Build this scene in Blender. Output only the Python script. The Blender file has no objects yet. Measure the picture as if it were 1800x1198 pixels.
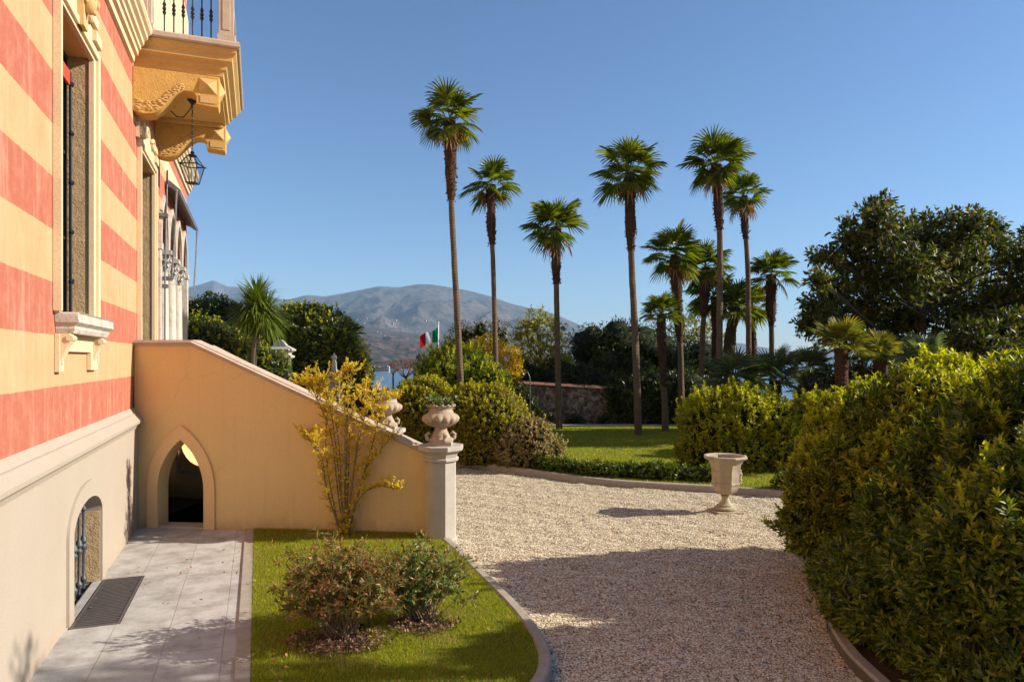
import bpy, bmesh, math, random
import numpy as np
from mathutils import Vector, Matrix, Quaternion
from mathutils.geometry import tessellate_polygon
R = math.radians
PI = math.pi
sc = bpy.context.scene
COL = sc.collection

# ------------------------------------------------------------------ camera / light
F = 1200.0; CX = 900.0; HY = 630.0; H = 3.0       # focal length, centre, horizon in photo pixels; eye height
cam_d = bpy.data.cameras.new('camera'); cam = bpy.data.objects.new('camera', cam_d); COL.objects.link(cam)
cam.location = (0, 0, H); cam.rotation_euler = (R(90), 0, 0)
cam_d.sensor_width = 36; cam_d.lens = 36 * F / 1800; cam_d.shift_y = (HY - 599) / 1800
cam_d.clip_start = 0.1; cam_d.clip_end = 90000
sc.camera = cam
SUN_EL = R(27.5); LD = Vector((-math.cos(SUN_EL), -0.03 * math.cos(SUN_EL), -math.sin(SUN_EL))).normalized()
w = bpy.data.worlds.new('World'); sc.world = w; w.use_nodes = True
nt = w.node_tree; nt.nodes.clear()
sky = nt.nodes.new('ShaderNodeTexSky'); sky.sky_type = 'NISHITA'; sky.sun_disc = False
sky.sun_elevation = SUN_EL; sky.sun_rotation = math.atan2(-LD.x, -LD.y)
sky.altitude = 200; sky.air_density = 1.05; sky.dust_density = 0.3; sky.ozone_density = 6.5
bg = nt.nodes.new('ShaderNodeBackground'); bg.inputs[1].default_value = 0.086
wo = nt.nodes.new('ShaderNodeOutputWorld')
nt.links.new(sky.outputs[0], bg.inputs[0]); nt.links.new(bg.outputs[0], wo.inputs[0])
sl = bpy.data.lights.new('sun', 'SUN'); sl.energy = 5.0; sl.angle = R(0.5); sl.color = (1.0, 0.93, 0.82)
so = bpy.data.objects.new('sun', sl); COL.objects.link(so); so.rotation_euler = LD.to_track_quat('-Z', 'Y').to_euler()
so.location = (20, 0, 20)
sc.view_settings.view_transform = 'Standard'; sc.view_settings.look = 'None'
sc.view_settings.exposure = 0.80; sc.view_settings.gamma = 1.0
sc.cycles.max_bounces = 8; sc.cycles.transparent_max_bounces = 12; sc.cycles.volume_bounces = 0

# ------------------------------------------------------------------ helpers
def P(px, py, D):      # point seen at photo pixel (px,py) lying at depth D
    return Vector(((px - CX) / F * D, D, H - (py - HY) / F * D))
def G(px, py, z=0.0):  # ground point at height z
    D = (H - z) * F / (py - HY)
    return Vector(((px - CX) / F * D, D, z))

class MB:
    def __init__(s): s.v = []; s.f = []
    def add(s, vs, fs):
        o = len(s.v); s.v += [tuple(v) for v in vs]; s.f += [tuple(i + o for i in f) for f in fs]
    def box(s, x0, x1, y0, y1, z0, z1):
        s.add([(x0,y0,z0),(x1,y0,z0),(x1,y1,z0),(x0,y1,z0),(x0,y0,z1),(x1,y0,z1),(x1,y1,z1),(x0,y1,z1)],
              [(0,3,2,1),(4,5,6,7),(0,1,5,4),(1,2,6,5),(2,3,7,6),(3,0,4,7)])
    def slab(s, outer, w0, w1, mp, holes=()):
        loops = [list(outer)] + [list(h) for h in holes]
        flat = [p for l in loops for p in l]
        tris = tessellate_polygon([[Vector((p[0], p[1], 0)) for p in l] for l in loops])
        n = len(flat)
        vs = [mp(u, v, w0) for u, v in flat] + [mp(u, v, w1) for u, v in flat]
        fs = [tuple(t) for t in tris] + [tuple(i + n for i in reversed(t)) for t in tris]
        o = 0
        for l in loops:
            m = len(l)
            for i in range(m):
                j = (i + 1) % m; fs.append((o + i, o + j, n + o + j, n + o + i))
            o += m
        s.add(vs, fs)
    def tube(s, pts, rads, n=8, cap=True, jit=0, rng=None):
        pts = [Vector(p) for p in pts]
        if not hasattr(rads, '__len__'): rads = [rads] * len(pts)
        vs = []; up = Vector((0.31, 0.17, 0.93))
        for i, p in enumerate(pts):
            t = (pts[min(i + 1, len(pts) - 1)] - pts[max(i - 1, 0)]).normalized()
            if abs(t.dot(up)) > 0.95: ax = Vector((1, 0, 0))
            else: ax = up
            a = t.cross(ax).normalized(); b = t.cross(a)
            if i and (a.dot(pa) < 0): a = -a; b = -b
            pa = a
            for k in range(n):
                r = rads[i] * (1 + (rng.uniform(-jit, jit) if jit else 0))
                an = 2 * PI * k / n
                vs.append(p + a * math.cos(an) * r + b * math.sin(an) * r)
        fs = []
        for i in range(len(pts) - 1):
            for k in range(n):
                k2 = (k + 1) % n
                fs.append((i*n+k, i*n+k2, (i+1)*n+k2, (i+1)*n+k))
        if cap: fs += [tuple(reversed(range(n))), tuple(range((len(pts)-1)*n, len(pts)*n))]
        s.add(vs, fs)
    def lathe(s, prof, c=(0,0,0), n=24, mod=None, a0=0.0, cap=True):
        vs = []
        for r, z in prof:
            for k in range(n):
                an = a0 + 2 * PI * k / n
                rr = r * (mod(an, z) if mod else 1)
                vs.append((c[0] + rr * math.cos(an), c[1] + rr * math.sin(an), c[2] + z))
        m = len(prof); fs = []
        for i in range(m - 1):
            for k in range(n):
                k2 = (k + 1) % n
                fs.append((i*n+k, i*n+k2, (i+1)*n+k2, (i+1)*n+k))
        if cap: fs += [tuple(reversed(range(n))), tuple(range((m-1)*n, m*n))]
        s.add(vs, fs)
    def loft_rect(s, rings):   # rings: (x0,x1,y0,y1,z)
        vs = []
        for x0, x1, y0, y1, z in rings: vs += [(x0,y0,z),(x1,y0,z),(x1,y1,z),(x0,y1,z)]
        fs = [(3,2,1,0)]
        m = len(rings)
        for i in range(m - 1):
            for k in range(4):
                k2 = (k + 1) % 4; fs.append((i*4+k, i*4+k2, (i+1)*4+k2, (i+1)*4+k))
        fs.append(tuple(range((m-1)*4, m*4)))
        s.add(vs, fs)
    def ball(s, c, r, n=12, sq=(1,1,1)):
        prof = [(max(1e-4, math.sin(PI * i / n)) , -math.cos(PI * i / n)) for i in range(n + 1)]
        vs = []; fs = []
        for a, z in prof:
            for k in range(n):
                an = 2 * PI * k / n
                vs.append((c[0]+r*sq[0]*a*math.cos(an), c[1]+r*sq[1]*a*math.sin(an), c[2]+r*sq[2]*z))
        for i in range(n):
            for k in range(n):
                k2 = (k+1) % n; fs.append((i*n+k, i*n+k2, (i+1)*n+k2, (i+1)*n+k))
        s.add(vs, fs)
    def sweep(s, pts, off0, off1, z0, z1):   # rectangular section swept along a 2D polyline; offsets to the right of travel
        pts = [Vector((p[0], p[1])) for p in pts]; m = len(pts); vs = []
        for i, p in enumerate(pts):
            t = (pts[min(i+1, m-1)] - pts[max(i-1, 0)]).normalized(); r = Vector((t.y, -t.x))
            a = p + r * off0; b = p + r * off1
            c_ = min(0.02, abs(off1 - off0) * 0.2); d = r * (c_ if off1 > off0 else -c_)
            vs += [(a.x,a.y,z0), (a.x,a.y,z1-c_), ((a+d).x,(a+d).y,z1), ((b-d).x,(b-d).y,z1), (b.x,b.y,z1-c_), (b.x,b.y,z0)]
        fs = []
        for i in range(m-1):
            for k in range(6):
                k2 = (k+1) % 6; fs.append((i*6+k, i*6+k2, (i+1)*6+k2, (i+1)*6+k))
        fs += [(0,1,2,3,4,5), tuple(range((m-1)*6+5, (m-1)*6-1, -1))]
        s.add(vs, fs)
    def build(s, name, mat, parent=None, smooth=35, bevel=0.0, off=None):
        me = bpy.data.meshes.new(name)
        vs = s.v if off is None else [(v[0]-off[0], v[1]-off[1], v[2]-off[2]) for v in s.v]
        me.from_pydata(vs, [], s.f); me.materials.append(mat)
        bm = bmesh.new(); bm.from_mesh(me)
        bmesh.ops.recalc_face_normals(bm, faces=bm.faces); bm.to_mesh(me); bm.free()
        if smooth:
            me.polygons.foreach_set('use_smooth', [True] * len(me.polygons)); me.set_sharp_from_angle(angle=R(smooth))
        o = bpy.data.objects.new(name, me); COL.objects.link(o)
        if parent: o.parent = parent
        if bevel:
            b = o.modifiers.new('bevel', 'BEVEL'); b.width = bevel; b.segments = 2; b.limit_method = 'ANGLE'; b.angle_limit = R(40)
        return o

def npmesh(name, verts, faces, mat, parent=None, smooth=False, off=None):
    """verts (N,3), faces list of (M,k) arrays"""
    verts = np.asarray(verts, dtype=np.float32)
    if off is not None: verts = verts - np.asarray(off, dtype=np.float32)
    me = bpy.data.meshes.new(name)
    me.vertices.add(len(verts)); me.vertices.foreach_set('co', verts.ravel())
    if not isinstance(faces, list): faces = [faces]
    faces = [np.asarray(f, dtype=np.int32) for f in faces if len(f)]
    nl = sum(f.size for f in faces); npoly = sum(len(f) for f in faces)
    me.loops.add(nl); me.loops.foreach_set('vertex_index', np.concatenate([f.ravel() for f in faces]))
    me.polygons.add(npoly)
    tot = np.concatenate([np.full(len(f), f.shape[1], dtype=np.int32) for f in faces])
    st = np.concatenate([[0], np.cumsum(tot)[:-1]]).astype(np.int32)
    me.polygons.foreach_set('loop_start', st)
    if smooth: me.polygons.foreach_set('use_smooth', np.ones(npoly, dtype=bool))
    me.update(calc_edges=True); me.materials.append(mat)
    o = bpy.data.objects.new(name, me); COL.objects.link(o)
    if parent: o.parent = parent
    return o

def tag(o, label, cat, group=None):
    o['label'] = label; o['category'] = cat
    if group: o['group'] = group
    return o
def thing(name, label, cat, loc=(0,0,0), rz=0, group=None):
    e = bpy.data.objects.new(name, None); COL.objects.link(e); e.location = loc; e.rotation_euler = (0,0,rz)
    e.empty_display_size = 0.2
    return tag(e, label, cat, group)
def struct(o): o['kind'] = 'structure'; return o
def stuff(o): o['kind'] = 'stuff'; return o

# ------------------------------------------------------------------ materials
def newmat(name):
    m = bpy.data.materials.new(name); m.use_nodes = True; n = m.node_tree; n.nodes.clear()
    return m, n, n.nodes.new('ShaderNodeOutputMaterial')
def nz(n, coord, scale, detail=4, rough=0.6, vec=None):
    t = n.nodes.new('ShaderNodeTexNoise'); t.inputs['Scale'].default_value = scale
    t.inputs['Detail'].default_value = detail; t.inputs['Roughness'].default_value = rough
    n.links.new(coord, t.inputs['Vector']); return t
def ramp(n, fac, stops):
    r = n.nodes.new('ShaderNodeValToRGB'); e = r.color_ramp.elements
    while len(e) < len(stops): e.new(0.5)
    for i, (p, c) in enumerate(stops):
        e[i].position = p; e[i].color = (c[0], c[1], c[2], 1)
    n.links.new(fac, r.inputs[0]); return r
def mixc(n, fac, a, b, mode='MIX'):
    m = n.nodes.new('ShaderNodeMix'); m.data_type = 'RGBA'; m.blend_type = mode
    for sock, v in ((m.inputs[0], fac), (m.inputs[6], a), (m.inputs[7], b)):
        if hasattr(v, 'is_linked') or isinstance(v, bpy.types.NodeSocket): n.links.new(v, sock)
        elif isinstance(v, (int, float)): sock.default_value = v
        else: sock.default_value = (v[0], v[1], v[2], 1)
    return m.outputs[2]
def math_(n, op, a, b=None, c=None):
    m = n.nodes.new('ShaderNodeMath'); m.operation = op
    for i, v in enumerate((a, b, c)):
        if v is None: continue
        if isinstance(v, (int, float)): m.inputs[i].default_value = v
        else: n.links.new(v, m.inputs[i])
    return m.outputs[0]
def bump(n, height, dist, strength=1.0):
    b = n.nodes.new('ShaderNodeBump'); b.inputs['Distance'].default_value = dist; b.inputs['Strength'].default_value = strength
    n.links.new(height, b.inputs['Height']); return b.outputs[0]
def pbsdf(n, out, col, rough=0.8, metal=0.0, nrm=None, spec=0.5):
    b = n.nodes.new('ShaderNodeBsdfPrincipled')
    if isinstance(col, bpy.types.NodeSocket): n.links.new(col, b.inputs['Base Color'])
    else: b.inputs['Base Color'].default_value = (*col, 1)
    b.inputs['Roughness'].default_value = rough; b.inputs['Metallic'].default_value = metal
    b.inputs['Specular IOR Level'].default_value = spec
    if nrm is not None: n.links.new(nrm, b.inputs['Normal'])
    n.links.new(b.outputs[0], out.inputs[0]); return b
def coord(n, kind='Object'):
    return n.nodes.new('ShaderNodeTexCoord').outputs[kind]
def sc3(c, k): return tuple(min(1, x * k) for x in c)

def stone(name, c, c2=None, scale=3.0, fine=60, bd=0.004, rough=0.85, contrast=0.5, stain=None, dirt=None):
    m, n, o = newmat(name); co = coord(n)
    a = nz(n, co, scale, 6, 0.65); f = nz(n, co, fine, 3, 0.7)
    col = ramp(n, a.outputs[0], [(0.5 - contrast * 0.4, c2 or sc3(c, 0.7)), (0.5 + contrast * 0.4, c)]).outputs[0]
    col = mixc(n, 0.3, col, ramp(n, f.outputs[0], [(0.35, sc3(c, 0.5)), (0.65, sc3(c, 1.25))]).outputs[0])
    if stain:
        s = nz(n, co, scale * 0.7, 8, 0.75)
        col = mixc(n, ramp(n, s.outputs[0], [(0.52, (0,0,0)), (0.68, (0.8,0.8,0.8))]).outputs[0], col, stain)
    if dirt:      # splash dirt and damp marks along the foot, runs down the face
        sp = n.nodes.new('ShaderNodeSeparateXYZ'); n.links.new(co, sp.inputs[0]); dn = nz(n, co, 3.5, 7, 0.75)
        q = math_(n, 'ADD', math_(n, 'MULTIPLY', sp.outputs[2], -2.2), math_(n, 'MULTIPLY', dn.outputs[0], 1.6))
        col = mixc(n, ramp(n, q, [(0.30, (0,0,0)), (0.95, (0.65,0.65,0.65))]).outputs[0], col, dirt)
        mp = n.nodes.new('ShaderNodeMapping'); mp.inputs['Scale'].default_value = (5, 5, 0.3); n.links.new(co, mp.inputs[0]); rn = nz(n, mp.outputs[0], 1.6, 6, 0.7)
        col = mixc(n, ramp(n, rn.outputs[0], [(0.52, (0,0,0)), (0.75, (0.30,0.30,0.30))]).outputs[0], col, sc3(dirt, 1.3))
        vr = n.nodes.new('ShaderNodeTexVoronoi'); vr.feature = 'DISTANCE_TO_EDGE'; vr.inputs['Scale'].default_value = 0.55; wn = nz(n, co, 2.5, 5); n.links.new(mixc(n, 0.25, co, wn.outputs[1]), vr.inputs['Vector'])
        col = mixc(n, ramp(n, vr.outputs['Distance'], [(0.0, (0.16,0.16,0.16)), (0.004, (0,0,0))]).outputs[0], col, sc3(dirt, 0.8))
    h = math_(n, 'ADD', f.outputs[0], math_(n, 'MULTIPLY', a.outputs[0], 2.0))
    pbsdf(n, o, col, rough, nrm=bump(n, h, bd, 0.8), spec=0.3); return m
def plain(name, c, rough=0.5, metal=0.0, bd=0.0):
    m, n, o = newmat(name); co = coord(n)
    a = nz(n, co, 12, 5)
    col = ramp(n, a.outputs[0], [(0.3, sc3(c, 0.75)), (0.7, sc3(c, 1.15))]).outputs[0]
    pbsdf(n, o, col, rough, metal, nrm=bump(n, a.outputs[0], bd) if bd else None); return m

def plaster_stripes():
    m, n, o = newmat('striped plaster'); co = coord(n)
    sep = n.nodes.new('ShaderNodeSeparateXYZ'); n.links.new(co, sep.inputs[0])
    wob = nz(n, co, 2.5, 3); wob2 = nz(n, co, 25, 3)
    z = math_(n, 'ADD', sep.outputs[2], math_(n, 'MULTIPLY', math_(n, 'SUBTRACT', wob.outputs[0], 0.5), 0.03))
    z = math_(n, 'ADD', z, math_(n, 'MULTIPLY', math_(n, 'SUBTRACT', wob2.outputs[0], 0.5), 0.008))
    t = math_(n, 'FRACT', math_(n, 'DIVIDE', math_(n, 'SUBTRACT', z, 2.12), 1.142))
    red = ramp(n, t, [(0.0, (1,1,1)), (0.4985, (1,1,1)), (0.5015, (0,0,0)), (0.9985, (0,0,0)), (1.0, (1,1,1))]).outputs[0]
    cl = nz(n, co, 1.3, 7, 0.7); cl2 = nz(n, co, 5, 8, 0.75)
    yc = ramp(n, cl.outputs[0], [(0.3, (0.45, 0.265, 0.12)), (0.7, (0.56, 0.36, 0.18))]).outputs[0]
    rc = ramp(n, cl2.outputs[0], [(0.25, (0.35, 0.070, 0.040)), (0.5, (0.41, 0.105, 0.060)), (0.75, (0.49, 0.19, 0.12))]).outputs[0]
    # pale run marks below the sills and streaks in the limewash
    mp = n.nodes.new('ShaderNodeMapping'); mp.inputs['Scale'].default_value = (3, 3, 0.35); n.links.new(co, mp.inputs[0])
    st = nz(n, mp.outputs[0], 2.2, 6, 0.7)
    col = mixc(n, red, yc, rc)
    col = mixc(n, ramp(n, st.outputs[0], [(0.50, (0,0,0)), (0.8, (0.5,0.5,0.5))]).outputs[0], col, (0.74, 0.50, 0.34))
    fn = nz(n, co, 90, 3, 0.7)
    col = mixc(n, 0.10, col, ramp(n, fn.outputs[0], [(0.3, (0.25,0.12,0.05)), (0.7, (0.8,0.6,0.4))]).outputs[0])
    h = math_(n, 'ADD', math_(n, 'MULTIPLY', cl2.outputs[0], 3), fn.outputs[0])
    pbsdf(n, o, col, 0.9, nrm=bump(n, h, 0.004, 0.7), spec=0.2); return m

M_STRIPE = plaster_stripes()
M_PLINTH = stone('cream plinth plaster', (0.42, 0.35, 0.27), (0.375, 0.305, 0.23), 1.0, 120, 0.002, 0.9, 0.7, dirt=(0.36, 0.27, 0.19))
M_TRIM = stone('ochre trim', (0.66, 0.43, 0.19), (0.56, 0.34, 0.13), 2.0, 90, 0.003, 0.85, 0.6)
M_TRIMP = stone('pale trim', (0.72, 0.55, 0.34), (0.63, 0.45, 0.25), 2.0, 90, 0.003, 0.85, 0.6)
M_BALC = stone('ochre bracket', (0.66, 0.38, 0.10), (0.52, 0.29, 0.07), 4.0, 35, 0.012, 0.85, 0.6)
M_BALCP = stone('ochre moulding', (0.66, 0.42, 0.16), (0.55, 0.33, 0.11), 2.0, 80, 0.004, 0.85, 0.5)
M_REVEAL = stone('rough reveal render', (0.52, 0.35, 0.18), (0.38, 0.25, 0.13), 5.0, 45, 0.02, 0.95, 0.6)
M_STAIRW = stone('ochre stair plaster', (0.78, 0.53, 0.23), (0.66, 0.44, 0.185), 0.9, 110, 0.002, 0.9, 0.8, dirt=(0.40, 0.26, 0.12))
M_ARCHF = stone('arch frame', (0.80, 0.51, 0.24), (0.72, 0.44, 0.20), 1.5, 110, 0.002, 0.9, 0.6)
M_COPING = stone('coping stone', (0.56, 0.45, 0.34), (0.36, 0.25, 0.17), 4.0, 70, 0.006, 0.85, 0.7)
M_STONEW = stone('white weathered stone', (0.62, 0.55, 0.45), (0.42, 0.35, 0.27), 5.0, 60, 0.006, 0.85, 0.7, stain=(0.22, 0.18, 0.13))
M_STONEG = stone('grey column stone', (0.50, 0.46, 0.40), (0.34, 0.30, 0.25), 5.0, 60, 0.006, 0.85, 0.7)
M_PIERST = stone('pier stone', (0.50, 0.44, 0.36), (0.36, 0.31, 0.25), 3.0, 90, 0.004, 0.85, 0.6)
M_URN = stone('terracotta urn stone', (0.47, 0.39, 0.28), (0.36, 0.22, 0.13), 7.0, 50, 0.01, 0.9, 0.7, stain=(0.16, 0.12, 0.08))
M_URNBIG = stone('lichened urn stone', (0.50, 0.43, 0.31), (0.36, 0.27, 0.15), 7.0, 60, 0.008, 0.9, 0.8, stain=(0.24, 0.17, 0.09))
M_OLDST = stone('old dark stone', (0.32, 0.27, 0.22), (0.09, 0.075, 0.06), 3.2, 14, 0.05, 0.9, 0.5, stain=(0.44, 0.38, 0.32))
def rubble():
    m, n, o = newmat('rubble masonry'); co = coord(n); v = n.nodes.new('ShaderNodeTexVoronoi'); v.inputs['Scale'].default_value = 8; n.links.new(co, v.inputs['Vector'])
    v2 = n.nodes.new('ShaderNodeTexVoronoi'); v2.feature = 'DISTANCE_TO_EDGE'; v2.inputs['Scale'].default_value = 8; n.links.new(co, v2.inputs['Vector'])
    sp = n.nodes.new('ShaderNodeSeparateColor'); n.links.new(v.outputs['Color'], sp.inputs[0]); a = nz(n, co, 1.3, 6, 0.7)
    col = ramp(n, sp.outputs[0], [(0, (0.10,0.075,0.055)), (0.5, (0.22,0.17,0.13)), (1, (0.42,0.35,0.29))]).outputs[0]
    col = mixc(n, ramp(n, a.outputs[0], [(0.45, (0,0,0)), (0.7, (0.6,0.6,0.6))]).outputs[0], col, (0.08, 0.065, 0.05))
    pbsdf(n, o, col, 0.95, nrm=bump(n, v2.outputs[0], 0.12), spec=0.1); return m
M_RUB = rubble()
M_BRONZE = stone('dark statue stone', (0.10, 0.08, 0.06), (0.05, 0.04, 0.03), 5.0, 40, 0.01, 0.8, 0.8)
M_IRON = plain('wrought iron', (0.03, 0.03, 0.035), 0.45, 0.6)
M_IRONP = plain('grey painted iron', (0.07, 0.075, 0.08), 0.5, 0.2)
M_GRATE = plain('rusted grate steel', (0.13, 0.11, 0.10), 0.6, 0.3)
M_FRAME = plain('black window timber', (0.012, 0.016, 0.02), 0.3)
M_RED = plain('red blind', (0.6, 0.06, 0.03), 0.6)
M_AWN = plain('grey awning metal', (0.16, 0.16, 0.17), 0.45, 0.4)
M_ROD = plain('galvanised rod', (0.32, 0.30, 0.29), 0.4, 0.7)
M_DARK = plain('dark interior', (0.03, 0.025, 0.02), 0.9)
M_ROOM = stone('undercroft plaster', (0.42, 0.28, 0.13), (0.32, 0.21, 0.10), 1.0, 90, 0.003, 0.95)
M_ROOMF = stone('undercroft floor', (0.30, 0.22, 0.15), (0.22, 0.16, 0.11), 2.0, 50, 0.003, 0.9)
M_SOIL = stone('leaf litter soil', (0.10, 0.055, 0.03), (0.045, 0.025, 0.015), 8.0, 70, 0.03, 0.95, 0.9)
M_KERB = stone('granite kerb', (0.46, 0.40, 0.32), (0.24, 0.20, 0.15), 9.0, 140, 0.008, 0.9, 0.8)
def glass(name):
    m, n, o = newmat(name); g = n.nodes.new('ShaderNodeBsdfGlass'); g.inputs['Roughness'].default_value = 0.02; g.inputs['IOR'].default_value = 1.1
    t = n.nodes.new('ShaderNodeBsdfTransparent'); t.inputs[0].default_value = (0.85, 0.88, 0.9, 1)
    gl = n.nodes.new('ShaderNodeBsdfGlossy'); gl.inputs['Roughness'].default_value = 0.05
    mx = n.nodes.new('ShaderNodeMixShader'); mx.inputs[0].default_value = 0.086
    n.links.new(t.outputs[0], mx.inputs[1]); n.links.new(gl.outputs[0], mx.inputs[2]); n.links.new(mx.outputs[0], o.inputs[0]); return m
M_GLASS = glass('lantern glass')
M_PANE = plain('dark window glass', (0.01, 0.012, 0.015), 0.05)

def granite_path():
    m, n, o = newmat('granite paving'); co = coord(n)
    mp = n.nodes.new('ShaderNodeMapping'); mp.inputs['Rotation'].default_value = (0, 0, R(90)); n.links.new(co, mp.inputs[0])
    b = n.nodes.new('ShaderNodeTexBrick'); n.links.new(mp.outputs[0], b.inputs[0])
    b.inputs['Scale'].default_value = 1.0; b.inputs['Brick Width'].default_value = 1.35; b.inputs['Row Height'].default_value = 0.58
    b.inputs['Mortar Size'].default_value = 0.006; b.inputs['Mortar Smooth'].default_value = 0.3
    b.inputs['Color1'].default_value = (0.40, 0.375, 0.34, 1); b.inputs['Color2'].default_value = (0.52, 0.49, 0.45, 1)
    b.inputs['Mortar'].default_value = (0.20, 0.17, 0.14, 1)
    s1 = nz(n, co, 130, 3, 0.8); s2 = nz(n, co, 2.5, 6, 0.7)
    col = mixc(n, 0.55, b.outputs[0], ramp(n, s1.outputs[0], [(0.38, (0.14,0.12,0.105)), (0.5, (0.50,0.47,0.42)), (0.64, (0.84,0.80,0.74))]).outputs[0])
    col = mixc(n, ramp(n, s2.outputs[0], [(0.40, (0,0,0)), (0.66, (0.65,0.65,0.65))]).outputs[0], col, (0.20, 0.165, 0.13))
    h = math_(n, 'SUBTRACT', math_(n, 'MULTIPLY', s1.outputs[0], 0.3), math_(n, 'MULTIPLY', b.outputs[1], 1.5))
    pbsdf(n, o, col, 0.75, nrm=bump(n, h, 0.004), spec=0.4); return m
M_PATH = granite_path()

def gravel():
    m, n, o = newmat('pea gravel'); co = coord(n)
    v = n.nodes.new('ShaderNodeTexVoronoi'); v.inputs['Scale'].default_value = 55; n.links.new(co, v.inputs['Vector'])
    sep = n.nodes.new('ShaderNodeSeparateColor'); n.links.new(v.outputs['Color'], sep.inputs[0])
    col = ramp(n, sep.outputs[0], [(0.0, (0.20,0.13,0.06)), (0.15, (0.50,0.37,0.21)), (0.45, (0.72,0.58,0.36)), (0.85, (0.82,0.71,0.49)), (1.0, (0.88,0.82,0.64))]).outputs[0]
    d = v.outputs['Distance']
    big = nz(n, co, 1.1, 5, 0.7)
    col = mixc(n, ramp(n, big.outputs[0], [(0.52, (0,0,0)), (0.78, (0.4,0.4,0.4))]).outputs[0], col, (0.34, 0.24, 0.16))
    col = mixc(n, ramp(n, d, [(0.35, (0,0,0)), (0.75, (0.85,0.85,0.85))]).outputs[0], col, (0.09, 0.06, 0.04))
    h = math_(n, 'SUBTRACT', 1.0, d)
    pbsdf(n, o, col, 0.8, nrm=bump(n, h, 0.02), spec=0.3); return m
M_GRAVEL = gravel()
def pebble():
    m, n, o = newmat('pebbles'); g = n.nodes.new('ShaderNodeNewGeometry')
    col = ramp(n, g.outputs['Random Per Island'], [(0.0, (0.14,0.085,0.045)), (0.16, (0.42,0.28,0.15)), (0.4, (0.70,0.56,0.35)), (0.8, (0.82,0.71,0.49)), (1.0, (0.90,0.85,0.68))]).outputs[0]
    pbsdf(n, o, col, 0.7, spec=0.3); return m
M_PEB = pebble()

def leafmat(name, cols, trans=0.35, gloss=0.35, patch=None, tc=(1.25, 1.3, 0.5)):
    """cols = ramp colours, picked per leaf; patch = (colour, scale, threshold) clumps that are really another colour"""
    m, n, o = newmat(name); g = n.nodes.new('ShaderNodeNewGeometry'); co = coord(n)
    k = len(cols); col = ramp(n, g.outputs['Random Per Island'], [(i / max(1, k - 1), c) for i, c in enumerate(cols)]).outputs[0]
    if patch:
        a = nz(n, co, patch[1], 2); s = math_(n, 'ADD', a.outputs[0], math_(n, 'MULTIPLY', math_(n, 'SUBTRACT', g.outputs['Random Per Island'], 0.5), 0.25))
        col = mixc(n, ramp(n, s, [(patch[2], (0,0,0)), (patch[2] + 0.08, (1,1,1))]).outputs[0], col, patch[0])
    b = n.nodes.new('ShaderNodeBsdfPrincipled'); n.links.new(col, b.inputs['Base Color']); b.inputs['Roughness'].default_value = gloss
    b.inputs['Specular IOR Level'].default_value = 0.35
    t = n.nodes.new('ShaderNodeBsdfTranslucent'); n.links.new(mixc(n, 1.0, col, tc, 'MULTIPLY'), t.inputs[0])
    mx = n.nodes.new('ShaderNodeMixShader'); mx.inputs[0].default_value = trans
    n.links.new(b.outputs[0], mx.inputs[1]); n.links.new(t.outputs[0], mx.inputs[2]); n.links.new(mx.outputs[0], o.inputs[0]); return m
L_HEDGE = leafmat('yellow green hedge leaf', [(0.09,0.12,0.008),(0.26,0.28,0.012),(0.46,0.43,0.02),(0.62,0.52,0.03)], 0.5, 0.45, ((0.50,0.27,0.015), 1.6, 0.64))
L_HEDGER = leafmat('pittosporum leaf', [(0.045,0.07,0.007),(0.13,0.16,0.01),(0.30,0.31,0.014),(0.52,0.48,0.03)], 0.5, 0.42, ((0.42,0.17,0.012), 0.9, 0.66))
L_HEDGEF = leafmat('dark green near hedge leaf', [(0.035,0.06,0.008),(0.09,0.13,0.012),(0.20,0.23,0.016),(0.38,0.37,0.03)], 0.45, 0.4, ((0.30,0.18,0.012), 0.9, 0.72))
L_BOX = leafmat('clipped hedge leaf', [(0.08,0.095,0.008),(0.20,0.19,0.012),(0.36,0.30,0.02),(0.46,0.30,0.035)], 0.45, 0.5)
L_AZAL = leafmat('pale azalea leaf', [(0.18,0.15,0.04),(0.34,0.27,0.09),(0.48,0.37,0.16),(0.26,0.12,0.05)], 0.3, 0.5)
L_LOW = leafmat('low border leaf', [(0.05,0.09,0.008),(0.12,0.17,0.012),(0.22,0.25,0.016)], 0.35, 0.4)
L_DARK = leafmat('dark magnolia leaf', [(0.02,0.032,0.006),(0.055,0.075,0.009),(0.13,0.14,0.016),(0.22,0.14,0.025)], 0.4, 0.5)
L_LAUREL = leafmat('dark laurel leaf', [(0.018,0.034,0.006),(0.05,0.07,0.009),(0.11,0.12,0.014)], 0.2, 0.35)
L_CAMEL = leafmat('camellia leaf', [(0.035,0.06,0.008),(0.10,0.13,0.012),(0.20,0.21,0.02)], 0.25, 0.3, ((0.17,0.09,0.015), 1.2, 0.66))
L_YELLOW = leafmat('autumn yellow leaf', [(0.36,0.25,0.015),(0.58,0.40,0.02),(0.68,0.48,0.03),(0.52,0.24,0.015)], 0.45, 0.5, tc=(1.1, 1.0, 0.6))
L_SHRUB = leafmat('shrub golden leaf', [(0.60,0.54,0.03),(0.76,0.64,0.04),(0.82,0.66,0.05),(0.78,0.42,0.02)], 0.45, 0.5, tc=(1.1, 1.0, 0.6))
L_OLIVE = leafmat('olive yellow leaf', [(0.14,0.15,0.012),(0.28,0.26,0.02),(0.44,0.35,0.03)], 0.35, 0.45)
L_BRIGHT = leafmat('bright conifer foliage', [(0.08,0.13,0.008),(0.20,0.26,0.012),(0.36,0.38,0.02)], 0.35, 0.5)
L_NAND = leafmat('nandina leaf', [(0.06,0.10,0.015),(0.16,0.19,0.03),(0.32,0.22,0.05),(0.46,0.14,0.07)], 0.3, 0.4, ((0.36,0.13,0.06), 3.0, 0.57))
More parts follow.
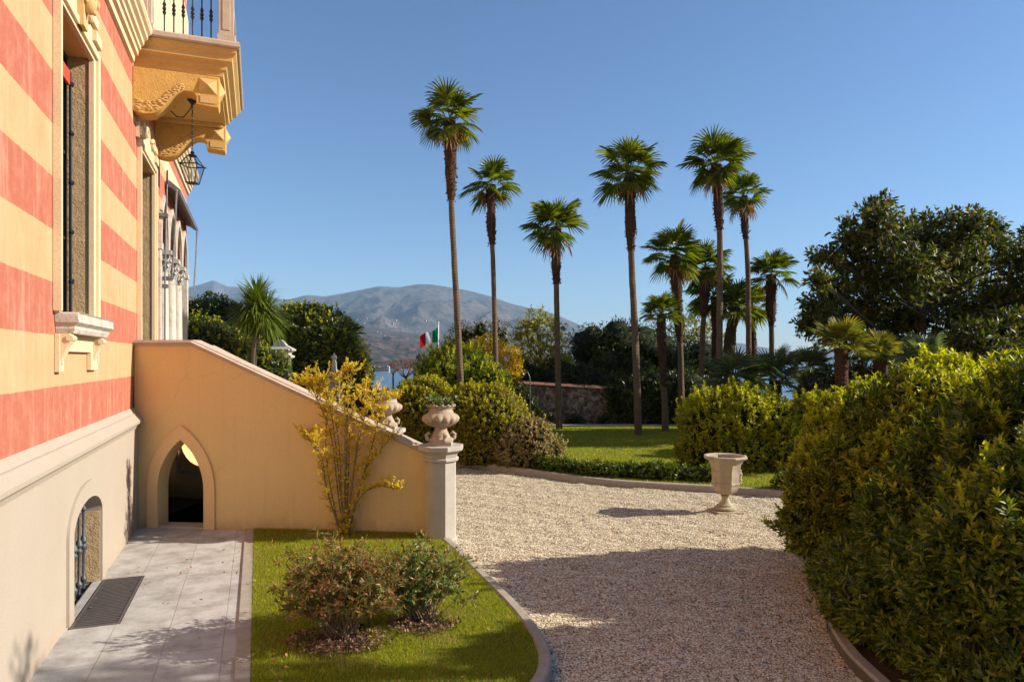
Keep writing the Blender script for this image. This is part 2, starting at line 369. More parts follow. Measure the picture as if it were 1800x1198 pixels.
L_NANDG = leafmat('nandina green leaf', [(0.05,0.11,0.02),(0.13,0.20,0.04),(0.25,0.28,0.08),(0.42,0.24,0.10)], 0.3, 0.4, ((0.32,0.16,0.05), 3.5, 0.60))
L_PALM = leafmat('palm frond', [(0.035,0.06,0.006),(0.09,0.13,0.008),(0.18,0.21,0.012),(0.27,0.25,0.02)], 0.45, 0.4)
L_PALMG = leafmat('grey green fan palm', [(0.06,0.10,0.04),(0.13,0.17,0.07),(0.20,0.24,0.11)], 0.3, 0.45)
L_PALMY = leafmat('yellow tinged fan palm', [(0.10,0.13,0.02),(0.22,0.22,0.035),(0.40,0.30,0.03)], 0.4, 0.45)
L_CORD = leafmat('cordyline blade', [(0.06,0.10,0.01),(0.13,0.18,0.015),(0.22,0.25,0.04)], 0.35, 0.4)
L_GRASS = leafmat('grass blade', [(0.10,0.15,0.008),(0.24,0.28,0.010),(0.42,0.40,0.016),(0.56,0.46,0.05)], 0.45, 0.5, ((0.50,0.38,0.10), 1.7, 0.60))
L_SUNTOP = leafmat('sunlit top leaf', [(0.30,0.32,0.012),(0.50,0.48,0.02),(0.66,0.58,0.03)], 0.5, 0.45)  # yellow brightened to stand for sunlight on the bush tops
L_LITTER = leafmat('fallen leaf', [(0.16,0.06,0.02),(0.35,0.14,0.04),(0.50,0.32,0.10),(0.28,0.16,0.08)], 0.2, 0.6)
L_MULCH = leafmat('bark chip', [(0.05,0.025,0.015),(0.12,0.05,0.03),(0.25,0.12,0.07),(0.38,0.24,0.16)], 0.05, 0.8)
L_POT = leafmat('pot plant leaf', [(0.05,0.12,0.02),(0.15,0.22,0.04),(0.5,0.42,0.3)], 0.3, 0.4)
M_BARK = stone('grey bark', (0.20, 0.15, 0.10), (0.10, 0.075, 0.05), 12.0, 60, 0.02, 0.9, 0.8)
M_DBARK = stone('dark bark', (0.09, 0.065, 0.045), (0.045, 0.033, 0.024), 12.0, 60, 0.02, 0.9, 0.8)
M_TWIG = stone('tan twig', (0.28, 0.19, 0.10), (0.16, 0.10, 0.05), 12.0, 60, 0.005, 0.9, 0.8)
def ringbark(name, c, c2):
    m, n, o = newmat(name); co = coord(n); wv = n.nodes.new('ShaderNodeTexWave'); wv.bands_direction = 'Z'
    wv.inputs['Scale'].default_value = 6; wv.inputs['Distortion'].default_value = 2.0; wv.inputs['Detail'].default_value = 3; n.links.new(co, wv.inputs[0])
    a = nz(n, co, 3, 6); col = mixc(n, 0.5, ramp(n, wv.outputs[1], [(0.1, c2), (0.6, c)]).outputs[0], ramp(n, a.outputs[0], [(0.35, c2), (0.65, c)]).outputs[0])
    pbsdf(n, o, col, 0.9, nrm=bump(n, wv.outputs[1], 0.02), spec=0.2); return m
M_PTRUNK = ringbark('palm trunk bark', (0.22, 0.155, 0.09), (0.10, 0.07, 0.045))
M_FIBRE = leafmat('palm fibre', [(0.04,0.02,0.012),(0.09,0.045,0.024),(0.16,0.085,0.05)], 0.05, 0.9)
M_FIBC = stone('palm fibre mat', (0.11, 0.055, 0.03), (0.04, 0.02, 0.012), 14.0, 50, 0.04, 0.95, 0.9)

def lawnmat():
    m, n, o = newmat('lawn turf'); co = coord(n)
    a = nz(n, co, 1.6, 5); b = nz(n, co, 80, 3, 0.8)
    col = mixc(n, 0.5, ramp(n, a.outputs[0], [(0.3, (0.13,0.17,0.008)), (0.7, (0.28,0.28,0.014))]).outputs[0],
               ramp(n, b.outputs[0], [(0.3, (0.05,0.08,0.006)), (0.7, (0.28,0.30,0.02))]).outputs[0])
    pbsdf(n, o, col, 0.9, nrm=bump(n, b.outputs[0], 0.03), spec=0.2); return m
M_LAWN = lawnmat()

# ------------------------------------------------------------------ foliage generators
def rosettes(rng, Pn, Ax, k, L, W, spread=1.0, stem=0.0, fold=0.18, droop=0.15):
    N = len(Pn); Pn = np.repeat(Pn, k, 0); Ax = np.repeat(Ax, k, 0)
    Ax = Ax / np.linalg.norm(Ax, axis=1, keepdims=True)
    r = rng.normal(size=Ax.shape); perp = r - (r * Ax).sum(1, keepdims=True) * Ax; perp /= np.linalg.norm(perp, axis=1, keepdims=True)
    phi = rng.uniform(0.35, 1.25, (len(Ax), 1)) * spread
    d = Ax * np.cos(phi) + perp * np.sin(phi); d[:, 2] -= droop * rng.uniform(0, 1, len(d)); d /= np.linalg.norm(d, axis=1, keepdims=True)
    s = np.cross(d, Ax); s /= np.linalg.norm(s, axis=1, keepdims=True) + 1e-6
    nn = np.cross(s, d)
    l = L * rng.uniform(0.65, 1.2, (len(Ax), 1)); ww = W * rng.uniform(0.8, 1.15, (len(Ax), 1))
    b = Pn + Ax * (rng.uniform(-1, 0.3, (len(Ax), 1)) * stem)
    mid = b + d * l * 0.5; V = np.stack([b, mid - s * ww * 0.5 + nn * ww * fold, b + d * l, mid + s * ww * 0.5 + nn * ww * fold], 1).reshape(-1, 3)
    i = np.arange(len(Pn))[:, None] * 4
    T = np.concatenate([i + np.array([[0, 1, 2]]), i + np.array([[0, 2, 3]])], 0)
    return V, T
def lump(rng, freq=1.0, n=5):
    ks = rng.normal(size=(n, 3)) * freq; ph = rng.uniform(0, 6.28, n)
    return lambda Q: np.sin(Q @ ks.T + ph).sum(1) / n
def blob_pts(rng, blobs, dens, rough=0.12, inner=0.2, freq=1.5, zmin=0.0, cut=0.86):
    """points and outward axes over a union of ellipsoids"""
    out = []; ax = []; lf = lump(rng, freq * 2); lf2 = lump(rng, freq * 5)
    B = [np.array(b, float) for b in blobs]
    for bi, b in enumerate(B):
        c, r = b[:3], b[3:6]
        area = 4 * PI * (((r[0]*r[1])**1.6 + (r[0]*r[2])**1.6 + (r[1]*r[2])**1.6) / 3) ** (1/1.6)
        N = max(6, int(area * dens)); u = rng.normal(size=(N, 3)); u /= np.linalg.norm(u, axis=1, keepdims=True)
        Q = c + u * r
        f = 1 + rough * (lf(Q) * 1.6 + lf2(Q) * 0.9) - inner * rng.uniform(0, 1, N) ** 2.2
        Q = c + u * r * f[:, None]; A = u / r; A /= np.linalg.norm(A, axis=1, keepdims=True)
        keep = Q[:, 2] > zmin
        for bj, o in enumerate(B):
            if bj != bi:
                keep &= (((Q - o[:3]) / (o[3:6] * cut)) ** 2).sum(1) > 1
        out.append(Q[keep]); ax.append(A[keep])
    return np.concatenate(out), np.concatenate(ax)
def core_mesh(blobs, k=0.72, n=14, zmin=0.0):
    V = []; Fc = []; o = 0
    for b in blobs:
        for i in range(n + 1):
            for j in range(n):
                a = PI * i / n; p = 2 * PI * j / n
                V.append((b[0] + b[3]*k*math.sin(a)*math.cos(p), b[1] + b[4]*k*math.sin(a)*math.sin(p), max(zmin, b[2] - b[5]*k*math.cos(a))))
        for i in range(n):
            for j in range(n):
                Fc.append((o+i*n+j, o+i*n+(j+1) % n, o+(i+1)*n+(j+1) % n, o+(i+1)*n+j))
        o += (n + 1) * n
    return np.array(V), np.array(Fc)
def bush(name, label, cat, base, blobs, mat, seed, dens=60, k=6, L=0.09, W=0.035, rough=0.12, up=0.35, core=0.7, stems=5, group=None, tips=0, inner=0.22, spread=1.0, shoots=0, freq=1.5, zmin=0.02):
    rng = np.random.default_rng(seed); rnd = random.Random(seed)
    root = thing(name, label, cat, base, 0, group)
    Q, A = blob_pts(rng, blobs, dens, rough, inner, freq, zmin=zmin)
    A = A + np.array([0, 0, up]) + rng.normal(size=A.shape) * 0.25
    if shoots:      # upright leading shoots that break the outline
        ii = rng.choice(len(Q), min(shoots, len(Q)), replace=False); q = Q[ii]; a = A[ii] / np.linalg.norm(A[ii], axis=1, keepdims=True) + np.array([0, 0, 0.8])
        a /= np.linalg.norm(a, axis=1, keepdims=True)
        ex = [q + a * L * t for t in (0.5, 1.1, 1.7, 2.3)]
        Q = np.concatenate([Q] + ex); A = np.concatenate([A] + [a] * 4)
    V, T = rosettes(rng, Q, A, k, L, W, stem=L * 0.9, spread=spread)
    npmesh('foliage', V, T, mat, root, off=base)
    if tips:        # brighter leaves on upward-facing points: sunlit tops put into leaf colour
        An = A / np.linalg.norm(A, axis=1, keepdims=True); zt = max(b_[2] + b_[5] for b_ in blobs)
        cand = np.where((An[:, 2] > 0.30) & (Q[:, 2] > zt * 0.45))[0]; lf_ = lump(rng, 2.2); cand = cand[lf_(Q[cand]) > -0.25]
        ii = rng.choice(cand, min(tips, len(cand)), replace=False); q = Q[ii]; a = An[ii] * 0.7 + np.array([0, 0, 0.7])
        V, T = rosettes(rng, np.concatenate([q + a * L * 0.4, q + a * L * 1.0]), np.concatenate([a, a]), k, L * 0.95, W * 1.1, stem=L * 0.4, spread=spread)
        npmesh('sunlit_top_leaves', V, T, L_SUNTOP, root, off=base)
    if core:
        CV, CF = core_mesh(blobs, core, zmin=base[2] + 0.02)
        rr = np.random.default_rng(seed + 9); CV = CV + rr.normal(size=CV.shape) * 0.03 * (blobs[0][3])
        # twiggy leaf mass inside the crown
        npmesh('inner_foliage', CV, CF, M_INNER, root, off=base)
    mb = MB()
    for i in range(stems):
        b = blobs[rnd.randrange(len(blobs))]
        p0 = Vector((b[0] + rnd.uniform(-.3, .3) * b[3], b[1] + rnd.uniform(-.3, .3) * b[4], base[2] - 0.05))
        p2 = Vector((b[0] + rnd.uniform(-.5, .5) * b[3], b[1] + rnd.uniform(-.5, .5) * b[4], b[2] + 0.4 * b[5]))
        mb.tube([p0, (p0 + p2) / 2 + Vector((rnd.uniform(-.1, .1), rnd.uniform(-.1, .1), 0)), p2], [0.035, 0.025, 0.012], 6)
    if stems: mb.build('stem', M_DBARK, root, off=base)
    return root
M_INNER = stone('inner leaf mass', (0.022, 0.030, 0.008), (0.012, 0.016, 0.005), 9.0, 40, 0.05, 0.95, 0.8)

def circ(lst, D, flat=1.0, dj=0.0, seed=0):
    """photo-circle list (px,py,r[,dD]) -> ellipsoids at depth D"""
    r_ = random.Random(seed); out = []
    for t in lst:
        d = D + (t[3] if len(t) > 3 else r_.uniform(-dj, dj)); c = P(t[0], t[1], d); r = t[2] / F * d
        out.append((c.x, c.y, c.z, r, r * flat, r))
    return out
def tree(name, label, circles, D, mat, seed, trunk_px, dens=25, k=6, L=0.16, W=0.06, bark=None, rough=0.18, dj=1.0, flat=1.0, core=0.0, group=None, trunk_r=0.16, inner=0.6, up=0.2, zbase=0.0, cat='tree', zmin=0.3, fill=0):
    rng = np.random.default_rng(seed); rnd = random.Random(seed); bark = bark or M_DBARK
    b0 = P(trunk_px, HY, D); base = (b0.x, D, zbase)
    root = thing(name, label, cat, base, 0, group)
    bl = circ(circles, D, flat, dj, seed)
    Q, A = blob_pts(rng, bl, dens, rough, inner, 1.0, zmin=zmin, cut=0.8)
    A = A + np.array([0, 0, up]) + rng.normal(size=A.shape) * 0.3
    V, T = rosettes(rng, Q, A, k, L, W, stem=L * 1.4, spread=1.1)
    npmesh('crown', V, T, mat, root, off=base)
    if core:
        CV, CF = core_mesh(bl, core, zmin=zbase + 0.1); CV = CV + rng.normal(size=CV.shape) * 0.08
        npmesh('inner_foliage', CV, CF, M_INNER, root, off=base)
    mb = MB(); zc = sum(b[2] for b in bl) / len(bl)
    top = Vector((sum(b[0] for b in bl) / len(bl), sum(b[1] for b in bl) / len(bl), zc))
    p0 = Vector(base) - Vector((0, 0, 0.2)); m1 = p0.lerp(top, 0.45) + Vector((rnd.uniform(-.2, .2), 0, 0))
    mb.tube([p0, p0.lerp(m1, 0.5) + Vector((0.05, 0.05, 0)), m1, top], [trunk_r * 1.25, trunk_r, trunk_r * 0.8, trunk_r * 0.45], 9)
    for b in bl:
        c = Vector(b[:3]); st = p0.lerp(m1, 1.0) if c.z < zc else m1.lerp(top, 0.6)
        md = st.lerp(c, 0.5) + Vector((rnd.uniform(-.5, .5), rnd.uniform(-.5, .5), rnd.uniform(-.2, .5))) * min(1.0, (c - st).length / 4)
        mb.tube([st, md, c], [trunk_r * 0.3, trunk_r * 0.18, trunk_r * 0.08], 6)
        for _ in range(3):
            e = c + Vector((rnd.uniform(-1, 1) * b[3], rnd.uniform(-1, 1) * b[4], rnd.uniform(-.6, 1) * b[5])) * 0.75
            mb.tube([md, c.lerp(e, 0.4), e], [trunk_r * 0.14, trunk_r * 0.09, trunk_r * 0.03], 5)
    mb.build('trunk', bark, root, off=base)
    return root

def fan_crown(rng, c, rad, nf, lo=-55, hi=85, seg=20, pet=0.48, fansize=0.58, droop=0.15, skew=None):
    """fan-palm crown: petioles + pleated fans, as verts/faces"""
    V = []; T = []; Qd = []
    for i in range(nf):
        if i and rng.random() < 0.1: continue
        t = (i + 0.5) / nf; el = R(hi + (lo - hi) * t ** 1.0) + rng.uniform(-0.12, 0.12); az = i * 2.39996 + rng.uniform(-0.6, 0.6)
        d = np.array([math.cos(el) * math.cos(az), math.cos(el) * math.sin(az), math.sin(el)])
        s = np.array([-math.sin(az), math.cos(az), 0.0]); roll = rng.uniform(-0.5, 0.5)
        nrm = np.cross(s, d) * -1
        if nrm[2] < 0: nrm = -nrm
        s2 = s * math.cos(roll) + nrm * math.sin(roll); nrm = nrm * math.cos(roll) - s * math.sin(roll)
        pl = rad * pet * rng.uniform(0.6, 1.15); fr = rad * fansize * rng.uniform(0.8, 1.2)
        hub = c + d * pl + np.array([0, 0, -0.04 * rad * t])
        o = len(V); wd = 0.012 * rad + 0.008
        V += [c - s2 * wd, c + s2 * wd, hub + s2 * wd * 0.7, hub - s2 * wd * 0.7]; Qd.append((o, o+1, o+2, o+3))
        half = R(rng.uniform(95, 125)); n_ = seg
        for j in range(n_):
            a = -half + 2 * half * (j + 0.5) / n_ + rng.uniform(-0.02, 0.02); da = half / n_ * 1.05
            cup = 0.22 * (1 - math.cos(a))
            def dr(ang, q): 
                v = d * math.cos(ang) + s2 * math.sin(ang) + nrm * (-0.10 + 0.16 * q); return v / np.linalg.norm(v)
            Ls = fr * (0.80 + 0.20 * math.cos(a)) * rng.uniform(0.92, 1.05)
            d0 = dr(a, 0); pl_ = np.array([0, 0, -1.0]) * Ls * droop
            m1a = hub + dr(a - da, 1) * Ls * 0.42 + pl_ * 0.12; m1b = hub + dr(a + da, 1) * Ls * 0.42 + pl_ * 0.12
            e = (m1b - m1a) * 0.5; mc = hub + d0 * Ls * 0.52 + pl_ * 0.15
            m2 = hub + d0 * Ls * 0.8 + pl_ * 0.5; tip = hub + d0 * Ls * (1.0 - 0.12 * droop) + pl_ * rng.uniform(0.8, 1.5)
            o = len(V)
            V += [hub, m1a, m1b, mc, m2 - e * 0.40, m2 + e * 0.40, tip]
            T += [(o, o+1, o+3), (o, o+3, o+2), (o+1, o+4, o+3), (o+3, o+5, o+2), (o+4, o+6, o+3), (o+3, o+6, o+5)]
    return np.array(V), [np.array(Qd), np.array(T)]

def palm(label, trunk, D, crown_px, mat=L_PALM, seed=1, nf=34, rpx=60, sheath=None, rt=0.10, rs=0.19, zb=0.0, group='tall fan palms on the lawn', lo=-45, hi=80, name='fan_palm', droop=0.15, dead=3):
    """trunk: photo points top->bottom; sheath = photo y where the fibre ends"""
    rng = np.random.default_rng(seed); rnd = random.Random(seed)
    pts = [P(x, y, D) for x, y in trunk]
    bx = pts[-1]; base = Vector((bx.x, D, zb))
    if bx.z > zb + 0.1: pts.append(Vector((bx.x + (bx.x - pts[-2].x) * 0.2, D, zb)))
    root = thing(name, label, 'palm', base, 0, group)
    # resample
    path = []; 
    for a, b in zip(pts[:-1], pts[1:]):
        n = max(2, int((a - b).length / 0.22))
        path += [a.lerp(b, i / n) for i in range(n)]
    path.append(pts[-1])
    # smooth
    for _ in range(4): path = [path[0]] + [(path[i-1] + path[i] * 2 + path[i+1]) / 4 for i in range(1, len(path)-1)] + [path[-1]]
    zs = H - (sheath - HY) / F * D if sheath else -99
    tr = MB(); N = len(path)
    lowp = [p for p in path if p.z <= zs + 0.3] if sheath else path[-3:]
    if len(lowp) < 2: lowp = path[-2:]
    tr.tube(lowp, [rt * (1 + 0.25 * i / len(lowp)) for i in range(len(lowp))], 12, jit=0.05, rng=rnd)
    tr.build('trunk', M_PTRUNK, root, off=base)
    hi_p = [p for p in path if p.z > zs] if sheath else path[:-1]
    if len(hi_p) > 2:
        sh = MB(); m = len(hi_p); rads = []; ph = rnd.uniform(0, 6)
        for i in range(m):
            t = i / (m - 1); r = rs * (0.92 + 0.16 * math.sin(t * 5 + ph) * (1 - t)) * (1.0 if t < 0.7 else 1.0 - 0.42 * (t - 0.7) / 0.3 * (1 if sheath else 0))
            rads.append(r * rnd.uniform(0.9, 1.1))
        sh.tube(hi_p, rads, 14, jit=0.10, rng=rnd)
        fo = sh.build('fibre_sheath', M_FIBC, root, off=base)
        # frayed leaf bases
        Q = []; A = []
        for i in range(m - 1):
            for _ in range(16):
                q = hi_p[i].lerp(hi_p[i+1], rnd.random()); an = rnd.uniform(0, 6.28); u = Vector((math.cos(an), math.sin(an), 0))
                Q.append(q + u * rads[i] * 0.9); A.append(u * 0.6 + Vector((0, 0, rnd.choice((0.8, -1.0)))))
        V, T = rosettes(rng, np.array([list(q) for q in Q]), np.array([list(a) for a in A]), 2, 0.12, 0.045, spread=0.5)
        npmesh('fibre_fringe', V, T, M_FIBRE, root, off=base)
    c = np.array(P(crown_px[0], crown_px[1], D)); top = np.array(path[0]); rad = rpx / F * D
    V, Fs = fan_crown(rng, top + np.array([0, 0, 0.05]), rad * 1.02, int(nf * 1.05), lo=lo, hi=hi, droop=droop)
    # shift crown towards photographed centre a little
    npmesh('crown', V, Fs, mat, root, off=base)
    if dead:
        V, Fs = fan_crown(rng, top + np.array([0, 0, -0.1]), rad * 0.72, dead, lo=-75, hi=-35, seg=12, droop=0.5)
        npmesh('dead_frond', V, Fs, L_LITTER, root, off=base)
    return root

# ------------------------------------------------------------------ terrain, water, mountains
XL = Vector((0.9368, 0.3497)); YL = Vector((-0.3497, 0.9368)); P0 = Vector((-6.77, 12.2)); VR = math.atan2(0.3497, 0.9368)
def V2W(x, y, z=0): q = P0 + XL * x + YL * y; return Vector((q.x, q.y, z))
ZG = -0.10
idm = lambda u, v, w_: (u, v, w_)
# garden terrace sheet (the villa stands on it), sloping down to the lake behind the garden
pit = [V2W(0.05, -4.98), V2W(0.60, -4.98), V2W(0.60, -3.17), V2W(0.05, -3.17)]
bsm = [V2W(-3.0, -4.98), V2W(0.60, -4.98), V2W(0.60, -3.17), V2W(-3.0, -3.17)]
gm = MB()
outer = [(-60, -15), (60, -15), (60, 46), (-60, 46)]
gm.slab(outer, -0.6, ZG - 0.03, idm, [[(p.x, p.y) for p in bsm]])
gm.add([(-60,46,-0.13),(60,46,-0.13),(90,62,-8),(-90,62,-8),(110,80,-21),(-110,80,-21)], [(0,1,2,3),(3,2,4,5)])
struct(gm.build('ground', M_SOIL, smooth=0))
# gravel drive: fine undulating sheet
rng = np.random.default_rng(5)
def grid(x0, x1, y0, y1, st, zf):
    xs = np.arange(x0, x1 + 1e-6, st); ys = np.arange(y0, y1 + 1e-6, st); X, Y = np.meshgrid(xs, ys)
    Z = zf(X, Y); V = np.stack([X, Y, Z], -1).reshape(-1, 3); nx = len(xs); ny = len(ys)
    i = (np.arange(ny - 1)[:, None] * nx + np.arange(nx - 1)[None]).ravel()
    return V, np.stack([i, i + 1, i + nx + 1, i + nx], 1)
lg1 = lump(rng, 9, 9); lg2 = lump(rng, 3, 6); lg3 = lump(rng, 20, 9)
def gz(X, Y):
    Q = np.stack([X.ravel(), Y.ravel(), 0 * X.ravel()], 1)
    return (ZG + 0.030 * lg1(Q) + 0.014 * lg2(Q) + 0.016 * lg3(Q)).reshape(X.shape)
V, Fc = grid(-6, 14, 3, 24, 0.06, gz)
struct(npmesh('gravel_drive', V, Fc, M_GRAVEL, smooth=True))
V, Fc = grid(-16, -6.0, 15.6, 24, 0.2, gz); struct(npmesh('gravel_path', V, Fc, M_GRAVEL, smooth=True))
# loose pebbles lying on the drive
def pebbles(N, seed):
    r = np.random.default_rng(seed)
    t = r.uniform(0, 1, N); Y = 5.6 * (19.5 / 5.6) ** (t ** 1.0); X = r.uniform(-0.25, 0.58, N) * Y
    keep = np.ones(N, bool); X = X[keep]; Y = Y[keep]
    z = gz(X, Y); s = r.uniform(0.007, 0.015, len(X)) * (0.8 + Y / 22)
    octv = np.array([[1,0,0],[0,1,0],[-1,0,0],[0,-1,0],[0.1,0,0.75],[0,0,-0.5]], float)
    octf = np.array([[0,1,4],[1,2,4],[2,3,4],[3,0,4]])
    a = r.uniform(0, 6.28, len(X)); ca, sa = np.cos(a), np.sin(a); ov = octv[None] * np.stack([np.ones(len(X)), r.uniform(0.55, 1, len(X)), r.uniform(0.35, 0.7, len(X))], 1)[:, None]
    vx = ov[..., 0] * ca[:, None] - ov[..., 1] * sa[:, None]; vy = ov[..., 0] * sa[:, None] + ov[..., 1] * ca[:, None]
    VV = np.stack([X[:, None] + vx * s[:, None], Y[:, None] + vy * s[:, None], z[:, None] + (ov[..., 2] + 0.15) * s[:, None]], -1).reshape(-1, 3)
    ff = (np.arange(len(X))[:, None, None] * 6 + octf[None]).reshape(-1, 3)
    return VV, ff
V, Fc = pebbles(170000, 3)
stuff(npmesh('loose_pebbles', V, Fc, M_PEB))

# path of granite slabs beside the villa
pth = MB()
def mpV(u, v, w_): q = V2W(u, v); return (q.x, q.y, w_)
A_ = Vector((-6.75, 12.2)); B_ = Vector((-1.42, 11.62))           # base line of the stair wall
pathobj = thing('path', '', ''); 
for k in ('label', 'category'): del pathobj[k]
bpy.data.objects.remove(pathobj)
pm = MB(); pm.slab([(0.0, -14), (1.87, -14), (1.87, 0.6), (0.0, 0.6)], -0.12, 0.0, idm, [[(0.10, -5.0), (0.62, -5.0), (0.62, -3.15), (0.10, -3.15)]])
po = pm.build('path', M_PATH, smooth=0); po.location = (P0.x, P0.y, 0); po.rotation_euler = (0, 0, VR); struct(po)
km = MB(); km.box(1.872, 2.02, -14, -0.35, -0.12, 0.022)
ko = km.build('path_kerb', M_KERB, smooth=0, bevel=0.01); ko.location = (P0.x, P0.y, 0); ko.rotation_euler = (0, 0, VR); struct(ko)
# near lawn with curved granite kerb
def smoothp(p, n=3):
    for _ in range(n):
        q = [p[0]]
        for a, b in zip(p[:-1], p[1:]): q += [a * 0.75 + b * 0.25, a * 0.25 + b * 0.75]
        p = q + [p[-1]]
    return p
kp = [G(x, y, 0.03).xy for x, y in ((758, 930), (790, 958), (835, 1003), (885, 1052), (922, 1096), (944, 1135), (948, 1170), (925, 1205), (870, 1260), (760, 1330))]
kp = smoothp(kp)
kb = MB(); kb.sweep(list(reversed(kp)), 0.0, 0.13, -0.2, 0.045); struct(kb.build('lawn_kerb', M_KERB, smooth=35))
wallpts = [A_ + (B_ - A_) * t for t in (1.0, 0.7, 0.42)]
lw = [V2W(2.022, -14).xy] + [V2W(2.022, -0.55).xy] + [Vector((p.x, p.y + 0.1)) for p in reversed(wallpts)] + list(kp)
lm = MB(); lm.slab([(p[0], p[1]) for p in lw], -0.15, 0.025, idm); struct(lm.build('lawn', M_LAWN, smooth=0))
def inpoly(X, Y, poly):
    c = np.zeros(len(X), bool); n = len(poly)
    for i in range(n):
        x1, y1 = poly[i][0], poly[i][1]; x2, y2 = poly[(i+1) % n][0], poly[(i+1) % n][1]
        if y1 == y2: continue
        k = ((Y > min(y1, y2)) & (Y <= max(y1, y2))) & (X < x1 + (Y - y1) * (x2 - x1) / (y2 - y1)); c ^= k
    return c
def grass(name, poly, x0, x1, y0, y1, N, h, w_, z, seed):
    r = np.random.default_rng(seed); X = r.uniform(x0, x1, N); Y = r.uniform(y0, y1, N); k = inpoly(X, Y, poly); X = X[k]; Y = Y[k]
    lf = lump(r, 2.5, 6); hh = h * r.uniform(0.5, 1.25, len(X)) * (1 + 0.35 * lf(np.stack([X, Y, 0*X], 1))); a = r.uniform(0, 6.28, len(X))
    lean = r.normal(size=(len(X), 2)) * 0.45 * hh[:, None]; dx = np.cos(a) * w_; dy = np.sin(a) * w_
    b = np.stack([X, Y, np.full(len(X), z)], 1)
    V = np.stack([b - np.stack([dx, dy, 0*dx], 1), b + np.stack([dx, dy, 0*dx], 1), b + np.concatenate([lean, hh[:, None]], 1)], 1).reshape(-1, 3)
    return stuff(npmesh(name, V, np.arange(len(V)).reshape(-1, 3), L_GRASS))
grass('grass_blades', [(p[0], p[1]) for p in lw], -5.2, 1.2, 5.0, 12.0, 330000, 0.042, 0.0028, 0.02, 4)

# right planting bed and kerb
kr = smoothp([G(x, y, 0.05).xy for x, y in ((1500, 985), (1470, 1010), (1452, 1040), (1449, 1068), (1459, 1100), (1484, 1140), (1520, 1175), (1565, 1215), (1680, 1300))])
kb = MB(); kb.sweep(kr, -0.13, 0.0, -0.2, 0.05); struct(kb.build('bed_kerb', M_KERB, smooth=35))
bd = MB(); bd.slab([(p.x, p.y) for p in kr] + [(14, 4), (14, 14), (7, 12.5)], -0.15, 0.02, idm); struct(bd.build('planting_bed', M_SOIL, smooth=0))

# far lawn, its kerb
kf = smoothp([G(x, y, 0.0).xy for x, y in ((560, 806), (700, 806), (805, 812), (900, 824), (980, 836), (1060, 846), (1150, 852), (1250, 857), (1370, 866), (1560, 880), (1900, 895))])
kb = MB(); kb.sweep(kf, -0.16, 0.0, -0.2, 0.05); struct(kb.build('garden_kerb', M_KERB, smooth=35))
fl = [(p.x, p.y + 0.16) for p in kf] + [(22, 36), (-12, 36)]
fm = MB(); fm.slab(fl, -0.15, 0.02, idm); struct(fm.build('garden_lawn', M_LAWN, smooth=0))
grass('garden_grass', fl, -2, 8, 15.5, 31, 130000, 0.05, 0.006, 0.02, 8)
pv = MB(); pv.box(1.0, 9.0, 30.0, 30.35, -0.05, 0.09); struct(pv.build('garden_path_edge', M_STONEG, smooth=0, bevel=0.02))

# lake
def water():
    m, n, o = newmat('lake water'); co = coord(n); a = nz(n, co, 0.25, 6, 0.7)
    mp = n.nodes.new('ShaderNodeMapping'); mp.inputs['Scale'].default_value = (1, 0.35, 1); n.links.new(co, mp.inputs[0]); b = nz(n, mp.outputs[0], 0.8, 5, 0.7)
    pbsdf(n, o, (0.06, 0.13, 0.19), 0.25, nrm=bump(n, b.outputs[0], 0.3), spec=0.5); return m
lk = MB(); lk.add([(-12000, 40, -18), (18000, 40, -18), (18000, 12000, -18), (-12000, 12000, -18)], [(0,1,2,3)])
struct(lk.build('lake', water(), smooth=0))

def hillmat(name, c1, c2, c3, snow=None, sc_=0.0015):
    m, n, o = newmat(name); co = coord(n)
    a = nz(n, co, sc_, 8, 0.65); b = nz(n, co, sc_ * 8, 6, 0.7)
    col = ramp(n, a.outputs[0], [(0.35, c1), (0.5, c2), (0.65, c3)]).outputs[0]
    d_ = nz(n, co, sc_ * 30, 5, 0.8); col = mixc(n, 0.6, col, ramp(n, b.outputs[0], [(0.40, c1), (0.60, c3)]).outputs[0]); col = mixc(n, ramp(n, d_.outputs[0], [(0.48, (0,0,0)), (0.56, (0.7,0.7,0.7))]).outputs[0], col, sc3(c1, 0.8))
    if snow:
        sp = n.nodes.new('ShaderNodeSeparateXYZ'); n.links.new(co, sp.inputs[0])
        s = math_(n, 'ADD', math_(n, 'MULTIPLY', math_(n, 'SUBTRACT', sp.outputs[2], snow), 0.003), math_(n, 'MULTIPLY', math_(n, 'SUBTRACT', b.outputs[0], 0.5), 2.5))
        col = mixc(n, ramp(n, s, [(0.35, (0,0,0)), (0.6, (0.6,0.6,0.6))]).outputs[0], col, (0.7, 0.7, 0.72))
    pbsdf(n, o, col, 0.95, nrm=bump(n, b.outputs[0], 1.0 / sc_ * 0.02), spec=0.0); return m
